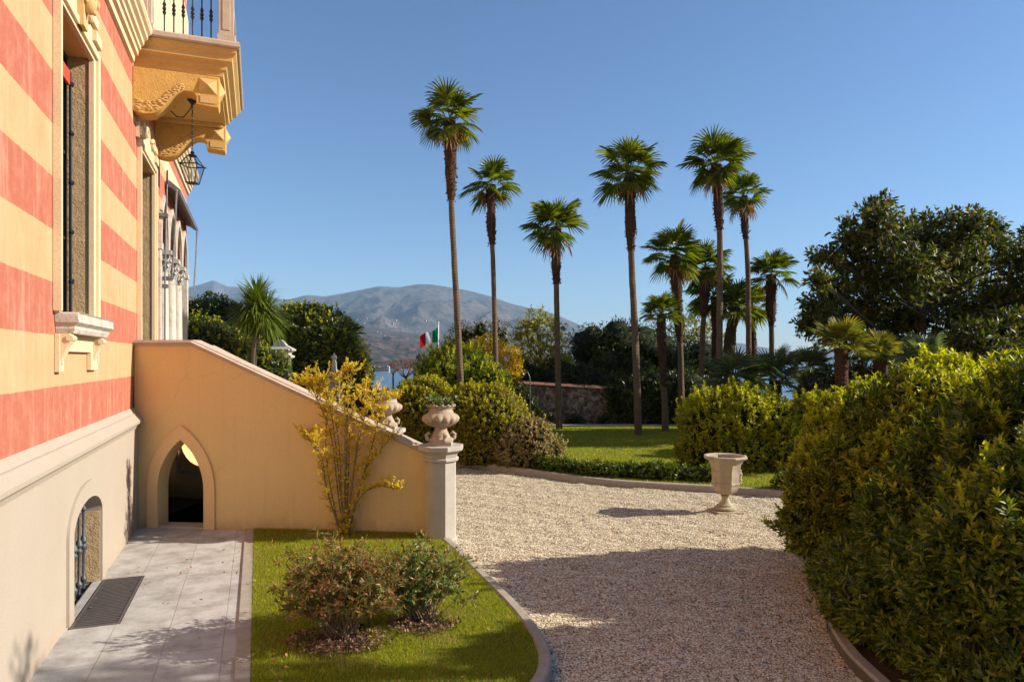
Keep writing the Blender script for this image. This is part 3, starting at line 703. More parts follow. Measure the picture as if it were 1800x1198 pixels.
def mountain(name, mat, sil, D, front, seed, amp=0.16, back=0.3):
    """sil: silhouette in photo px at distance D; front: distance where it meets the lake"""
    r = np.random.default_rng(seed); sx = np.array([s[0] for s in sil], float); sy = np.array([s[1] for s in sil], float)
    px = np.arange(sx[0], sx[-1] + 1, 2.0); py = np.interp(px, sx, sy)
    kk = np.exp(-np.linspace(-2, 2, 9) ** 2); kk /= kk.sum(); pyp = np.pad(py, 4, mode='edge'); py = np.convolve(pyp, kk, 'valid')
    hz = H - (py - HY) / F * D + 18        # height above lake
    nr = 60; rows = []
    fl_ = [lump(r, f, 6) for f in (3.0 / D * 3, 8.0 / D * 3, 20.0 / D * 3, 50.0 / D * 3)]
    for j in range(nr + 12):
        t = j / nr
        dist = front + (D - front) * t; X = (px - CX) / F * dist; Q = np.stack([X, np.full(len(px), dist), 0 * X], 1)
        nzv = sum(fn(Q) * a for fn, a in zip(fl_, (1, 0.6, 0.35, 0.2)))
        ridg = -np.abs(fl_[1](Q)) * 2.2 - np.abs(fl_[2](Q)) * 1.6 - np.abs(fl_[3](Q)) * 0.8
        if t <= 1: prof = (t ** 1.15); env = math.sin(PI * min(1, t)) ** 0.7 if t < 1 else 0
        else: prof = 1 - (t - 1) * 3.0; env = 0
        z = hz * prof + hz * amp * env * (nzv + ridg + 0.8) - 18 - (3 if j == 0 else 0)
        rows.append(np.stack([X, np.full(len(px), dist), z], 1))
    V = np.concatenate(rows); nx = len(px); nr2 = len(rows)
    i = (np.arange(nr2 - 1)[:, None] * nx + np.arange(nx - 1)[None]).ravel()
    return struct(npmesh(name, V, np.stack([i, i + 1, i + nx + 1, i + nx], 1), mat, smooth=True))
HM1 = hillmat('far mountain', (0.06,0.065,0.07), (0.13,0.12,0.12), (0.22,0.19,0.18), 1500, 0.0008)
HM2 = hillmat('brown mountain', (0.025,0.035,0.035), (0.10,0.08,0.075), (0.19,0.14,0.12), 1080, 0.0015)
HM3 = hillmat('wooded hill', (0.012,0.03,0.025), (0.08,0.055,0.05), (0.18,0.11,0.09), None, 0.004)
mountain('far_mountain', HM1, [(150,600),(260,540),(330,505),(352,500),(375,492),(400,503),(430,505),(470,520),(510,530),(560,545),(620,590),(680,640)], 10800, 10000, 1)
mountain('mountain', HM2, [(380,600),(440,560),(500,528),(540,518),(570,521),(600,516),(640,508),(665,503),(700,505),(735,499),(760,500),(800,506),(830,512),(860,520),(900,534),(930,541),(950,543),(985,556),(1010,567),(1040,580),(1075,600),(1120,625),(1180,645)], 9500, 4200, 2, amp=0.12)
mountain('wooded_hill', HM3, [(430,640),(480,560),(510,540),(560,552),(600,565),(650,575),(700,582),(760,590),(820,600),(880,612),(940,622),(1000,632),(1060,642)], 4500, 1350, 3, amp=0.13)
mountain('distant_hill', HM1, [(1230,645),(1270,607),(1300,602),(1340,610),(1400,618),(1480,612),(1560,606),(1700,600),(1850,610),(2000,640)], 10500, 8500, 4)
# villages on the far slope: small houses, one thing each
def far_house(px, py, D, w_, c, label):
    c0 = P(px, py, D); m = MB(); m.box(-w_/2, w_/2, -w_*.4, w_*.4, -w_*.3, w_*0.55)
    root = thing('distant_house', label, 'house', c0, random.Random(px).uniform(-.4, .4), 'houses of the villages across the lake')
    m.build('wall', c, root, smooth=0)
    r = MB(); r.add([(-w_*.55,-w_*.45,w_*.55),(w_*.55,-w_*.45,w_*.55),(w_*.55,w_*.45,w_*.55),(-w_*.55,w_*.45,w_*.55),(-w_*.5,0,w_*.85),(w_*.5,0,w_*.85)], [(0,1,5,4),(2,3,4,5),(1,2,5),(3,0,4),(0,3,2,1)])
    r.build('roof', M_TILE, root, smooth=0)
M_TILE = plain('clay roof tile', (0.20, 0.085, 0.05), 0.9)
M_HW = plain('pale house render', (0.42, 0.39, 0.36), 0.9)

# ------------------------------------------------------------------ villa
villa = thing('villa', 'striped red and yellow plaster villa with ochre balcony, cream plinth and arcaded loggia', 'villa', (P0.x, P0.y, 0), VR)
yz = lambda u, v, w_: (w_, u, v)         # (along, up, out)
xz = lambda y0, y1: None
def rect(a, b, c, d): return [(a, c), (b, c), (b, d), (a, d)]
def parch(a, b, zs, za, n=10):           # pointed arch points from right springing to left springing
    m = (a + b) / 2; h = za - zs; wd = (b - a) / 2
    Rr = (wd * wd + h * h) / (2 * wd) if h > wd else None
    out = []
    if Rr:
        th = math.asin(min(1, h / Rr))
        for i in range(n + 1): t = th * i / n; out.append((b - Rr + Rr * math.cos(t), zs + Rr * math.sin(t)))
        for i in range(1, n + 1): t = th * (1 - i / n); out.append((a + Rr - Rr * math.cos(t), zs + Rr * math.sin(t)))
    else:
        for i in range(2 * n + 1): t = PI * i / (2 * n); out.append((m + wd * math.cos(t), zs + h * math.sin(t)))
    return out
W1 = (-5.04, -3.42, 3.50, 6.95); D2 = (0.48, 2.3, 2.52, 6.9)
LG0, LG1, SP, AP = 3.3, 9.55, 5.62, 6.75
cols_y = [4.78, 6.37, 7.96]
edges = [LG0] + cols_y + [LG1]
log_hole = [(LG0, 2.52), (LG1, 2.52)]
for a, b in reversed(list(zip(edges[:-1], edges[1:]))):
    log_hole += parch(a + 0.10, b - 0.10, SP, AP, 8)
wall = MB(); wall.slab(rect(-14, 9.9, 2.05, 17), -0.45, 0.0, yz, [rect(*W1), rect(*D2), log_hole])
wall.build('wall', M_STRIPE, villa, smooth=0)
bk = MB(); bk.box(-8, -7.6, -14, 9.9, -0.5, 17); bk.box(-7.6, -0.46, 9.5, 9.9, -0.5, 17); bk.box(-7.6, -0.46, -14, -13.6, -0.5, 17); bk.box(-7.59, -0.46, -13.59, 9.49, 16.6, 17)
bk.box(-2.9, -2.7, 2.6, 9.49, -0.4, 13.5); bk.box(-2.69, -0.46, 2.6, 2.8, -0.4, 13.5); bk.box(-2.69, -0.46, 2.81, 9.49, 7.2, 7.4)
bk.box(-2.69, -0.46, 2.81, 9.49, 2.3, 2.5)
bk.build('rear_wall', M_PLINTH, villa, smooth=0)
rf = MB(); rf.loft_rect([(-8.9, 0.8, -14.8, 10.7, 17.01), (-8.9, 0.8, -14.8, 10.7, 17.2), (-5, -3.6, -9, 6, 19.5)]); rf.build('roof', M_TILE, villa, smooth=0)
cp = MB(); cp.box(-0.45, 0.004, 2.82, 9.9, 7.5, 7.9); cp.build('frieze', M_TRIMP, villa, smooth=0)
# upper storey band behind the balcony
ub = MB(); ub.box(0.002, 0.05, 0.6, 9.9, 8.86, 13.6); ub.build('upper_render', M_TRIMP, villa, smooth=0)
# plinth
BW = (-4.72, -3.2, 0.95, 1.26)
bhole = [(BW[0], -0.42), (BW[1], -0.42), (BW[1], BW[2])] + [((BW[0]+BW[1])/2 + (BW[1]-BW[0])/2*math.cos(t), BW[2] + (BW[3]-BW[2])*math.sin(t)) for t in [PI*i/14 for i in range(1, 14)]] + [(BW[0], BW[2])]
pl = MB(); pl.slab(rect(-14, 9.9, -0.5, 2.04), -0.42, 0.085, yz, [bhole]); pl.build('plinth', M_PLINTH, villa, smooth=0)
ml = MB(); prof = [(0.004, 1.76), (0.10, 1.78), (0.125, 1.84), (0.17, 1.88), (0.175, 1.925), (0.15, 1.95), (0.05, 2.06), (0.004, 2.13)]
ml.slab([(a, b) for a, b in prof], -14, 9.95, lambda u, v, w_: (u, w_, v)); ml.build('plinth_moulding', M_PLINTH, villa, smooth=25)
# cellar window
def archring(a, b, zs, za, wd, z0, x0, x1, pointed=False, n=12):
    m = (a + b) / 2
    def arc(A, B, S, T):
        if pointed: return parch(A, B, S, T, n)
        return [(m + (B-A)/2*math.cos(PI*i/(2*n)), S + (T-S)*math.sin(PI*i/(2*n))) for i in range(2*n+1)]
    oo = [(b + wd, z0)] + arc(a - wd, b + wd, zs, za + wd) + [(a - wd, z0)]
    ii = [(a, z0)] + list(reversed(arc(a, b, zs, za))) + [(b, z0)]
    M = MB(); M.slab(oo + ii, x0, x1, yz); return M
archring(BW[0], BW[1], BW[2], BW[3], 0.22, -0.02, 0.086, 0.115).build('window_surround', M_PLINTH, villa, smooth=20)
rv = archring(BW[0], BW[1], BW[2], BW[3], 0.004, -0.42, -0.25, 0.08)
cw = MB(); cw.box(-0.30, -0.26, BW[0] - 0.1, BW[1] + 0.1, -0.45, 1.35); cwo = cw.build('cellar_window', M_DARK, villa, smooth=0)
jm = MB(); jm.box(-0.25, 0.084, BW[1] - 0.012, BW[1] + 0.003, 0.0, BW[2]); jm.build('jamb', M_REVEAL, cwo, smooth=0)
for i in range(6):
    b = MB(); yy = BW[0] + 0.14 + i * 0.25; dz = 0.0; r = 0.017
    zt = 1.2 if 0 < i < 5 else 1.1
    pr = [(r, -0.1), (0.03, -0.09), (0.03, -0.07), (r, -0.05), (r, 0.02), (0.038, 0.06), (0.042, 0.09), (r, 0.13), (r, 0.44), (0.035, 0.48), (0.043, 0.52), (0.025, 0.55), (0.045, 0.59), (0.035, 0.63), (r, 0.67), (r, 0.98), (0.033, 1.0), (0.033, 1.02), (r, 1.05), (r, zt)]
    b.lathe(pr, (-0.08, yy, 0), 12); b.build('iron_bar', M_IRONP, cwo)
# light well and grate
lwl = MB(); lwl.box(0.0, 0.12, -5.0, -3.15, -0.55, -0.50)
lwl.slab([(-0.41, -5.02), (0.64, -5.02), (0.64, -3.13), (-0.41, -3.13)], -0.62, -0.13, idm, [[(-0.40, -4.99), (0.615, -4.99), (0.615, -3.16), (-0.40, -3.16)]])
lwl.box(-0.4, 0.6, -5.0, -3.15, -0.66, -0.63)
lwl.build('light_well', M_DARK, villa, smooth=0)
gr = thing('floor_grate', 'dark slatted steel grate let into the paving below the cellar window', 'grate', V2W(0.36, -4.08), VR)
g = MB(); g.box(-0.24, -0.215, -0.915, 0.915, -0.04, 0.004); g.box(0.225, 0.25, -0.915, 0.915, -0.04, 0.004); g.box(-0.213, 0.223, -0.915, -0.89, -0.04, 0.004); g.box(-0.213, 0.223, 0.89, 0.915, -0.04, 0.004); g.build('frame', M_GRATE, gr, smooth=0)
g = MB()
for i in range(31): y = -0.865 + i * 0.0577; g.box(-0.212, 0.222, y - 0.011, y + 0.011, -0.035, 0.0)
g.box(-0.02, 0.0, -0.88, 0.88, -0.05, -0.036); g.build('slats', M_GRATE, gr, smooth=0)

# window surrounds
def surround(par, a, b, z0, z1, mask=True, crown=True, sill=True, topz=7.62):
    t = MB()
    ow = 0.24; on = 0.07
    t.slab([(a - on, z0), (a, z0), (a, z1), (b, z1), (b, z0), (b + ow, z0), (b + ow, z1 + 0.14), (a - on, z1 + 0.14)], 0.002, 0.05, yz)
    t.slab([(a - on - 0.03, z0 + 0.02), (a - on + 0.03, z0 + 0.02), (a - on + 0.03, z1 + 0.05), (b + ow - 0.09, z1 + 0.05), (b + ow - 0.09, z0 + 0.02), (b + ow + 0.03, z0 + 0.02), (b + ow + 0.03, z1 + 0.143), (a - on - 0.03, z1 + 0.143)], 0.003, 0.085, yz)
    t.slab([(a, z0), (a + 0.012, z0), (a + 0.012, z1 - 0.03), (b - 0.03, z1 - 0.03), (b - 0.03, z0), (b, z0), (b, z1 - 0.001), (a, z1 - 0.001)], 0.0, 0.065, yz)
    t.build('surround', M_TRIMP, par, smooth=20, bevel=0.004)
    if crown:
        m = (a + b) / 2; c = MB(); zt = topz
        c.slab([(a - ow, z1 + 0.145), (b + ow, z1 + 0.145), (b + ow, z1 + 0.42), (b + ow - 0.12, z1 + 0.46), (b + ow - 0.12, zt - 0.2), (m + 0.35, zt - 0.16), (m + 0.18, zt), (m - 0.18, zt), (m - 0.35, zt - 0.16), (a - ow + 0.12, zt - 0.2), (a - ow + 0.12, z1 + 0.46), (a - ow, z1 + 0.42)], 0.002, 0.06, yz)
        for y0, y1, q0, q1 in ((a - 0.22, a + 0.12, z1 + 0.2, z1 + 0.34), (b - 0.12, b + 0.22, z1 + 0.2, z1 + 0.34), (a - 0.02, a + 0.28, z1 + 0.38, z1 + 0.5), (b - 0.28, b + 0.02, z1 + 0.38, z1 + 0.5)):
            c.box(0.06, 0.11, y0, y1, q0, q1)
        for sgn in (-1, 1):      # scrolls
            pts = [(0.09, m + sgn * (0.42 - 0.2 * math.cos(k * 0.6) * (1 - k / 14)), z1 + 0.42 + 0.13 * math.sin(k * 0.6) * (1 - k / 14)) for k in range(12)]
            c.tube(pts, 0.035, 8)
        c.build('crown_moulding', M_TRIMP, par, smooth=30, bevel=0.006)
        # carved mask on the keystone
        if not mask: return
        h = MB(); kz = z1 + 0.36
        h.slab([(m - 0.10, z1 + 0.05), (m + 0.10, z1 + 0.05), (m + 0.15, z1 + 0.62), (m - 0.15, z1 + 0.62)], 0.06, 0.13, yz)
        h.ball((0.17, m, kz), 0.1, 14, (0.9, 0.85, 1.35)); h.ball((0.26, m, kz - 0.01), 0.022, 8, (1, 0.9, 2.2))
        for sgn in (-1, 1): h.ball((0.235, m + sgn * 0.038, kz + 0.035), 0.02, 8, (0.8, 1.3, 0.7)); h.ball((0.16, m + sgn * 0.095, kz), 0.03, 8, (0.6, 0.6, 1.3))
        h.ball((0.235, m, kz - 0.06), 0.022, 8, (0.8, 1.8, 0.6)); h.ball((0.17, m, kz + 0.09), 0.085, 10, (0.9, 1.15, 0.8)); h.ball((0.22, m, kz - 0.11), 0.03, 8)
        h.build('keystone_mask', M_TRIM, par)
win = thing('window', '', '', (0, 0, 0)); del win['label']; del win['category']; win.parent = villa
surround(win, *W1)
s = MB(); s.loft_rect([(0.004, 0.17, W1[0]+0.02, W1[1]+0.22, 3.28), (0.004, 0.19, W1[0]+0.0, W1[1]+0.24, 3.33), (0.004, 0.19, W1[0]+0.0, W1[1]+0.24, 3.36), (0.004, 0.24, W1[0]-0.03, W1[1]+0.28, 3.40), (0.004, 0.23, W1[0]-0.04, W1[1]+0.30, 3.44), (0.004, 0.23, W1[0]-0.04, W1[1]+0.30, 3.495), (0.004, 0.25, W1[0]-0.03, W1[1]+0.29, 3.512)])
s.box(-0.25, 0.0, W1[0] + 0.002, W1[1] - 0.002, 3.44, 3.515)
s.build('sill', M_STONEW, win, smooth=20, bevel=0.004)
ap = MB(); ap.slab([(W1[0]-0.04, 2.85), (W1[0]+0.14, 2.85), (W1[0]+0.14, 3.08), (W1[1]-0.14, 3.08), (W1[1]-0.14, 2.85), (W1[1]+0.28, 2.85), (W1[1]+0.28, 3.275), (W1[0]-0.04, 3.275)], 0.002, 0.055, yz)
for cy in (W1[0]-0.10, W1[1]+0.10): ap.box(0.055, 0.07, cy + 0.12, cy + 0.155, 2.93, 3.12)
ap.build('apron', M_TRIMP, win, smooth=20, bevel=0.006)
for cy in (W1[0]+0.06, W1[1]+0.04):
    c = MB(); pr = [(0.056, 2.98), (0.075, 3.02), (0.10, 3.08), (0.12, 3.14), (0.14, 3.165), (0.155, 3.19), (0.16, 3.22), (0.15, 3.25), (0.145, 3.278), (0.056, 3.278)]
    c.slab(pr, cy - 0.085, cy + 0.085, lambda u, v, w_: (u, w_, v)); c.tube([(0.145, cy - 0.1, 3.225), (0.145, cy + 0.1, 3.225)], 0.034, 12)
    c.build('console', M_TRIMP, win, smooth=30)
def joinery(par, a, b, z0, z1, red=False):
    j = MB(); j.box(-0.30, -0.24, a, a + 0.06, z0, z1); j.box(-0.30, -0.24, b - 0.06, b, z0, z1); j.box(-0.30, -0.24, a + 0.061, b - 0.061, z1 - 0.07, z1); j.box(-0.30, -0.24, a + 0.061, b - 0.061, z0, z0 + 0.08)
    m = (a + b) / 2; j.box(-0.295, -0.235, m - 0.04, m + 0.04, z0 + 0.081, z1 - 0.071)
    for q in (0.3, 0.62): j.box(-0.29, -0.25, a + 0.061, b - 0.061, z0 + (z1 - z0) * q, z0 + (z1 - z0) * q + 0.04)
    fo = j.build('window_frame', M_FRAME, par, smooth=0, bevel=0.004)
    g = MB(); g.box(-0.28, -0.272, a + 0.02, b - 0.02, z0 + 0.02, z1 - 0.02); g.build('pane', M_PANE, par, smooth=0)
    t = MB(); t.tube([(-0.19, b - 0.09, z0 + 0.1), (-0.19, b - 0.09, z1 - 0.25)], 0.02, 8)
    for k in range(5): t.ball((-0.18, b - 0.09, z0 + 0.5 + k * (z1 - z0 - 0.9) / 4), 0.035, 8)
    t.box(-0.21, -0.17, a + 0.05, a + 0.50, z0 + 0.02, z1 - 0.5)
    t.build('shutter', M_FRAME, par, smooth=30)
    rvl = MB(); rvl.box(-0.24, 0.06, b - 0.014, b - 0.0305 + 0.018, z0, z1); rvl.box(-0.24, -0.001, b - 0.0145, b + 0.002, z0 + 0.001, z1)
    rvl.build('reveal', M_REVEAL, par, smooth=0)
    sf = MB(); sf.box(-0.24, -0.002, a + 0.02, b - 0.016, z1 - 0.012, z1 + 0.003); sf.box(-0.24, -0.002, a - 0.003, a + 0.012, z0 + 0.02, z1 - 0.013); sf.build('soffit', M_BALCP, par, smooth=0)
    if red:
        r = MB(); r.box(-0.225, -0.19, a + 0.02, b - 0.1, z1 - 0.42, z1 - 0.24); r.build('red_blind', M_RED, par, smooth=0)
joinery(win, *W1, red=True)
d2 = thing('door', '', ''); del d2['label']; del d2['category']; d2.parent = villa
surround(d2, *D2, mask=False, topz=7.52); joinery(d2, *D2)
# string course and balcony
def cprof(k=1.0): return [(0.004, 8.20), (0.05*k, 8.22), (0.06*k, 8.32), (0.11*k, 8.34), (0.115*k, 8.42), (0.15*k, 8.44), (0.155*k, 8.50), (0.20*k, 8.53), (0.205*k, 8.60), (0.26*k, 8.64), (0.265*k, 8.70), (0.31*k, 8.735), (0.33*k, 8.78), (0.33*k, 8.85), (0.004, 8.87)]
for y0, y1 in ((-14, -0.201), (3.221, 10.2)):
    c = MB(); c.slab(cprof(), y0, y1, lambda u, v, w_: (u, w_, v)); c.build('cornice', M_TRIMP, villa, smooth=15)
BY0, BY1, BX = -0.20, 3.22, 1.78
bal = thing('balcony', '', ''); del bal['label']; del bal['category']; bal.parent = villa
s = MB(); rings = []
for ins, z in ((0.36, 8.20), (0.36, 8.26), (0.30, 8.28), (0.29, 8.36), (0.24, 8.39), (0.235, 8.46), (0.14, 8.52), (0.13, 8.60), (0.07, 8.66), (0.06, 8.735)):
    rings.append((0.003, BX - ins, BY0 + ins, BY1 - ins, z))
s.loft_rect(rings); s.build('slab', M_BALCP, bal, smooth=12)
s = MB(); s.loft_rect([(0.003, BX - 0.02, BY0 + 0.02, BY1 - 0.02, 8.737), (0.003, BX, BY0, BY1, 8.76), (0.003, BX, BY0, BY1, 8.83), (0.003, BX - 0.03, BY0 + 0.03, BY1 - 0.03, 8.86)]); s.build('floor_stone', M_COPING, bal, smooth=12)
bp = [(0.003, 7.42), (0.10, 7.385), (0.22, 7.37), (0.34, 7.40), (0.46, 7.50), (0.58, 7.64), (0.70, 7.78), (0.82, 7.86), (0.93, 7.87), (1.0, 7.84), (1.03, 7.80), (1.03, 7.66), (1.40, 7.63), (1.42, 7.68), (1.42, 8.197), (0.003, 8.197)]
for by in (-0.08, 2.72):
    b = MB(); b.slab(bp, by, by + 0.38, lambda u, v, w_: (u, w_, v)); bo = b.build('bracket', M_BALC, bal, smooth=30, bevel=0.01)
    # carved pyramid and leaf ornament
    c = MB()
    for xa, xb, za, zb, out in ((1.08, 1.38, 7.86, 8.14, 0.09),):
        for side, yy in ((-1, by), (1, by + 0.38)):
            c.add([(xa, yy + side*0.002, za), (xb, yy + side*0.002, za), (xb, yy + side*0.002, zb), (xa, yy + side*0.002, zb), ((xa+xb)/2, yy + side*out, (za+zb)/2)], [(0,1,4), (1,2,4), (2,3,4), (3,0,4), (0,3,2,1)])
    c.add([(1.422, by+0.04, 7.84), (1.422, by+0.34, 7.84), (1.422, by+0.34, 8.14), (1.422, by+0.04, 8.14), (1.52, by+0.19, 7.99)], [(0,1,4), (1,2,4), (2,3,4), (3,0,4), (0,3,2,1)])
    c.box(1.10, 1.37, by - 0.012, by - 0.001, 7.69, 7.82)
    c.build('diamond_boss', M_BALCP, bo, smooth=0)
    rr = random.Random(int(by * 10)); lfm = MB()
    for k in range(120):      # carved foliage band following the lower curve
        x = rr.uniform(0.06, 0.82); zc = np.interp(x, [p[0] for p in bp[:9]], [p[1] for p in bp[:9]]) + rr.uniform(0.05, 0.26) * (1 - x * 0.55)
        lfm.ball((x, by - 0.004, zc), rr.uniform(0.014, 0.026), 6, (1.5, 0.7, 0.7))
    lfm.build('carved_leaves', M_BALCP, bo)
for y0 in (0.36, 2.62): s = MB(); s.box(0.004, 1.36, y0, y0 + 0.08, 8.12, 8.196); s.build('soffit_moulding', M_BALCP, bal, smooth=0)
# balustrade: stone posts, iron balusters
def post(x, y, w_=0.32, par=None):
    q = MB(); q.box(x - w_/2, x + w_/2, y - w_/2, y + w_/2, 8.862, 8.98); q.box(x - w_/2 + 0.03, x + w_/2 - 0.03, y - w_/2 + 0.03, y + w_/2 - 0.03, 8.981, 9.85); q.box(x - w_/2, x + w_/2, y - w_/2, y + w_/2, 9.851, 9.98)
    for sg in (-1, 1):
        q.box(x - 0.07, x + 0.07, y + sg * (w_/2 - 0.03) - 0.012, y + sg * (w_/2 - 0.03) + 0.012, 9.06, 9.78)
    q.build('baluster_post', M_COPING, par, smooth=0, bevel=0.008)
for x, y in ((0.18, BY0 + 0.2), (BX - 0.24, BY0 + 0.2), (BX - 0.24, BY1 - 0.2), (0.18, BY1 - 0.2)): post(x, y, par=bal)
rl = MB(); rl.box(0.35, BX - 0.41, BY0 + 0.09, BY0 + 0.31, 9.86, 9.95); rl.box(0.35, BX - 0.41, BY1 - 0.31, BY1 - 0.09, 9.86, 9.95); rl.box(BX - 0.35, BX - 0.13, BY0 + 0.37, BY1 - 0.37, 9.86, 9.95); rl.build('handrail', M_COPING, bal, smooth=0, bevel=0.01)
bpr = [(0.014, 8.862), (0.03, 8.88), (0.03, 8.9), (0.013, 8.93), (0.013, 9.22), (0.028, 9.25), (0.034, 9.28), (0.018, 9.30), (0.036, 9.33), (0.03, 9.36), (0.018, 9.38), (0.034, 9.41), (0.024, 9.44), (0.013, 9.47), (0.013, 9.859)]
bm0 = None
spots = [(0.50 + i * 0.155, BY0 + 0.2) for i in range(6)] + [(0.50 + i * 0.155, BY1 - 0.2) for i in range(6)] + [(BX - 0.24, 0.33 + i * 0.17) for i in range(15)]
for x, y in spots:
    if bm0 is None:
        q = MB(); q.lathe(bpr, (0, 0, 0), 10); o = q.build('baluster', M_IRON, bal); bm0 = o
    else: o = bm0.copy(); COL.objects.link(o); o.parent = bal
    o.location = (x, y, 0)
# loggia columns
def column(y):
    c = thing('column', '', ''); del c['label']; del c['category']; c.parent = villa; c.location = (-0.10, y, 2.52)
    s = MB(); s.lathe([(0.19, 0), (0.19, 0.10), (0.18, 0.101), (0.20, 0.14), (0.18, 0.18), (0.15, 0.20), (0.165, 0.23), (0.14, 0.27)], n=20); s.box(-0.2, 0.2, -0.2, 0.2, -0.02, 0.06); s.build('base', M_STONEW, c)
    s = MB(); s.lathe([(0.155, 0.27), (0.158, 1.0), (0.14, 2.52), (0.14, 2.54), (0.14, 2.58)], n=24); s.build('shaft', M_STONEW, c)
    s = MB(); s.lathe([(0.12, 2.58), (0.125, 2.7), (0.15, 2.85), (0.2, 2.98)], n=16)
    for lv, (zz, rr_, n_) in enumerate(((2.60, 0.13, 8), (2.72, 0.145, 8), (2.84, 0.17, 8))):
        for k in range(n_):
            an = 2 * PI * (k + 0.5 * lv) / n_; u = Vector((math.cos(an), math.sin(an), 0)); 
            s.tube([u * rr_ + Vector((0, 0, zz)), u * (rr_ + 0.03) + Vector((0, 0, zz + 0.09)), u * (rr_ + 0.085) + Vector((0, 0, zz + 0.13)), u * (rr_ + 0.10) + Vector((0, 0, zz + 0.09))], [0.045, 0.045, 0.035, 0.015], 6)
    s.box(-0.24, 0.24, -0.24, 0.24, 2.99, 3.098); s.build('capital', M_STONEG, c, smooth=40)
for y in cols_y: column(y)
for y0, y1 in ((LG0 - 0.05, LG0 + 0.12), (LG1 - 0.12, LG1 + 0.2)):
    c = MB(); c.box(-0.25, 0.06, y0, y1, 2.5, 5.6); c.box(-0.27, 0.09, y0 - 0.04, y1 + 0.04, 5.45, 5.6); c.build('pilaster', M_STONEW, villa, smooth=0, bevel=0.01)
for a, b in zip(edges[:-1], edges[1:]):
    archring(a + 0.13, b - 0.13, SP, AP - 0.05, 0.13, SP, 0.003, 0.07, pointed=True, n=8).build('arch_moulding', M_STONEW, villa, smooth=25)
# awning over the loggia
aw = thing('awning', '', ''); del aw['label']; del aw['category']; aw.parent = villa
s = MB(); s.slab([(0.02, 7.14), (0.10, 7.12), (0.28, 7.0), (0.33, 6.96), (0.35, 7.06), (0.12, 7.26), (0.02, 7.26)], 4.4, 9.75, lambda u, v, w_: (u, w_, v)); s.build('cassette', M_AWN, aw, smooth=0, bevel=0.01)
for y0 in (3.95, 9.70):
    s = MB(); s.tube([(0.31, y0, 6.95), (0.26, y0 + 0.02, 5.9), (0.20, y0 + 0.03, 4.9)], 0.022, 8); s.ball((0.31, y0, 6.93), 0.035, 8); s.box(0.0, 0.22, y0 + 0.0, y0 + 0.06, 4.82, 4.92); s.build('guide_rod', M_ROD, aw)
s = MB(); s.tube([(0.16, 3.5, 7.28), (0.12, 3.45, 5.0), (0.12, 3.4, 3.0)], 0.018, 10)
for z in (3.0, 4.6, 6.2): s.box(0.0, 0.18, 3.37, 3.52, z, z + 0.08)
s.build('downpipe', M_AWN, villa)

# ------------------------------------------------------------------ lantern
LL = V2W(0.86, 1.25, 8.20)
lan = thing('lantern', 'black iron lantern with glass panes hanging on a chain below the balcony', 'lantern', LL)
q = MB(); q.lathe([(0.02, -0.14), (0.05, -0.10), (0.10, -0.05), (0.11, -0.002)], n=16); q.build('ceiling_rose', M_IRON, lan)
q = MB(); pts = [(0, 0, -0.1), (-0.1, 0.1, -0.2), (-0.35, 0.3, -0.30), (-0.6, 0.5, -0.22), (-0.80, 0.62, -0.05)]; q.tube(pts, 0.012, 6); q.build('cable', M_IRON, lan)
q = MB()
for k in range(17):
    z = -0.16 - k * 0.062; n_ = 8; ring = []
    for i in range(n_ + 1):
        a = 2 * PI * i / n_; u = 0.016 * math.cos(a); v = 0.040 * math.sin(a)
        ring.append((u, 0, z + v) if k % 2 else (0, u, z + v))
    q.tube(ring, 0.0055, 5, cap=False)
q.build('chain', M_IRON, lan)
def sq(r, z): return [(r, r, z), (-r, r, z), (-r, -r, z), (r, -r, z)]
ZT, ZM, ZB = -1.22, -1.42, -1.80
q = MB()
for i in range(4):
    j = (i + 1) % 4
    q.tube([sq(0.19, ZM)[i], sq(0.19, ZM)[j]], 0.013, 6); q.tube([sq(0.105, ZB)[i], sq(0.105, ZB)[j]], 0.012, 6); q.tube([sq(0.07, ZT)[i], sq(0.07, ZT)[j]], 0.012, 6)
    q.tube([sq(0.19, ZM)[i], sq(0.105, ZB)[i]], 0.011, 6); q.tube([sq(0.19, ZM)[i], sq(0.07, ZT)[i]], 0.011, 6)
    q.ball(Vector(sq(0.205, ZM)[i]), 0.02, 8)
q.lathe([(0.03, ZT + 0.1), (0.05, ZT + 0.07), (0.03, ZT + 0.05), (0.08, ZT + 0.02), (0.10, ZT)], n=12); q.box(-0.1, 0.1, -0.1, 0.1, ZB - 0.012, ZB + 0.004); q.build('frame', M_IRON, lan)
q = MB()
for i in range(4):
    j = (i + 1) % 4; a, b, c, d = Vector(sq(0.184, ZM)[i]), Vector(sq(0.184, ZM)[j]), Vector(sq(0.1, ZB)[j]), Vector(sq(0.1, ZB)[i]); q.add([a, b, c, d], [(0,1,2,3)])
    a, b, c, d = Vector(sq(0.184, ZM)[i]), Vector(sq(0.184, ZM)[j]), Vector(sq(0.066, ZT)[j]), Vector(sq(0.066, ZT)[i]); q.add([a, b, c, d], [(0,1,2,3)])
q.build('glass_pane', M_GLASS, lan, smooth=0)
q = MB(); q.lathe([(0.02, ZB), (0.02, ZB + 0.14), (0.035, ZB + 0.16), (0.04, ZB + 0.22), (0.01, ZB + 0.28)], n=12); q.build('lamp_holder', M_STONEW, lan)
lan.scale = (0.88, 0.88, 0.94)

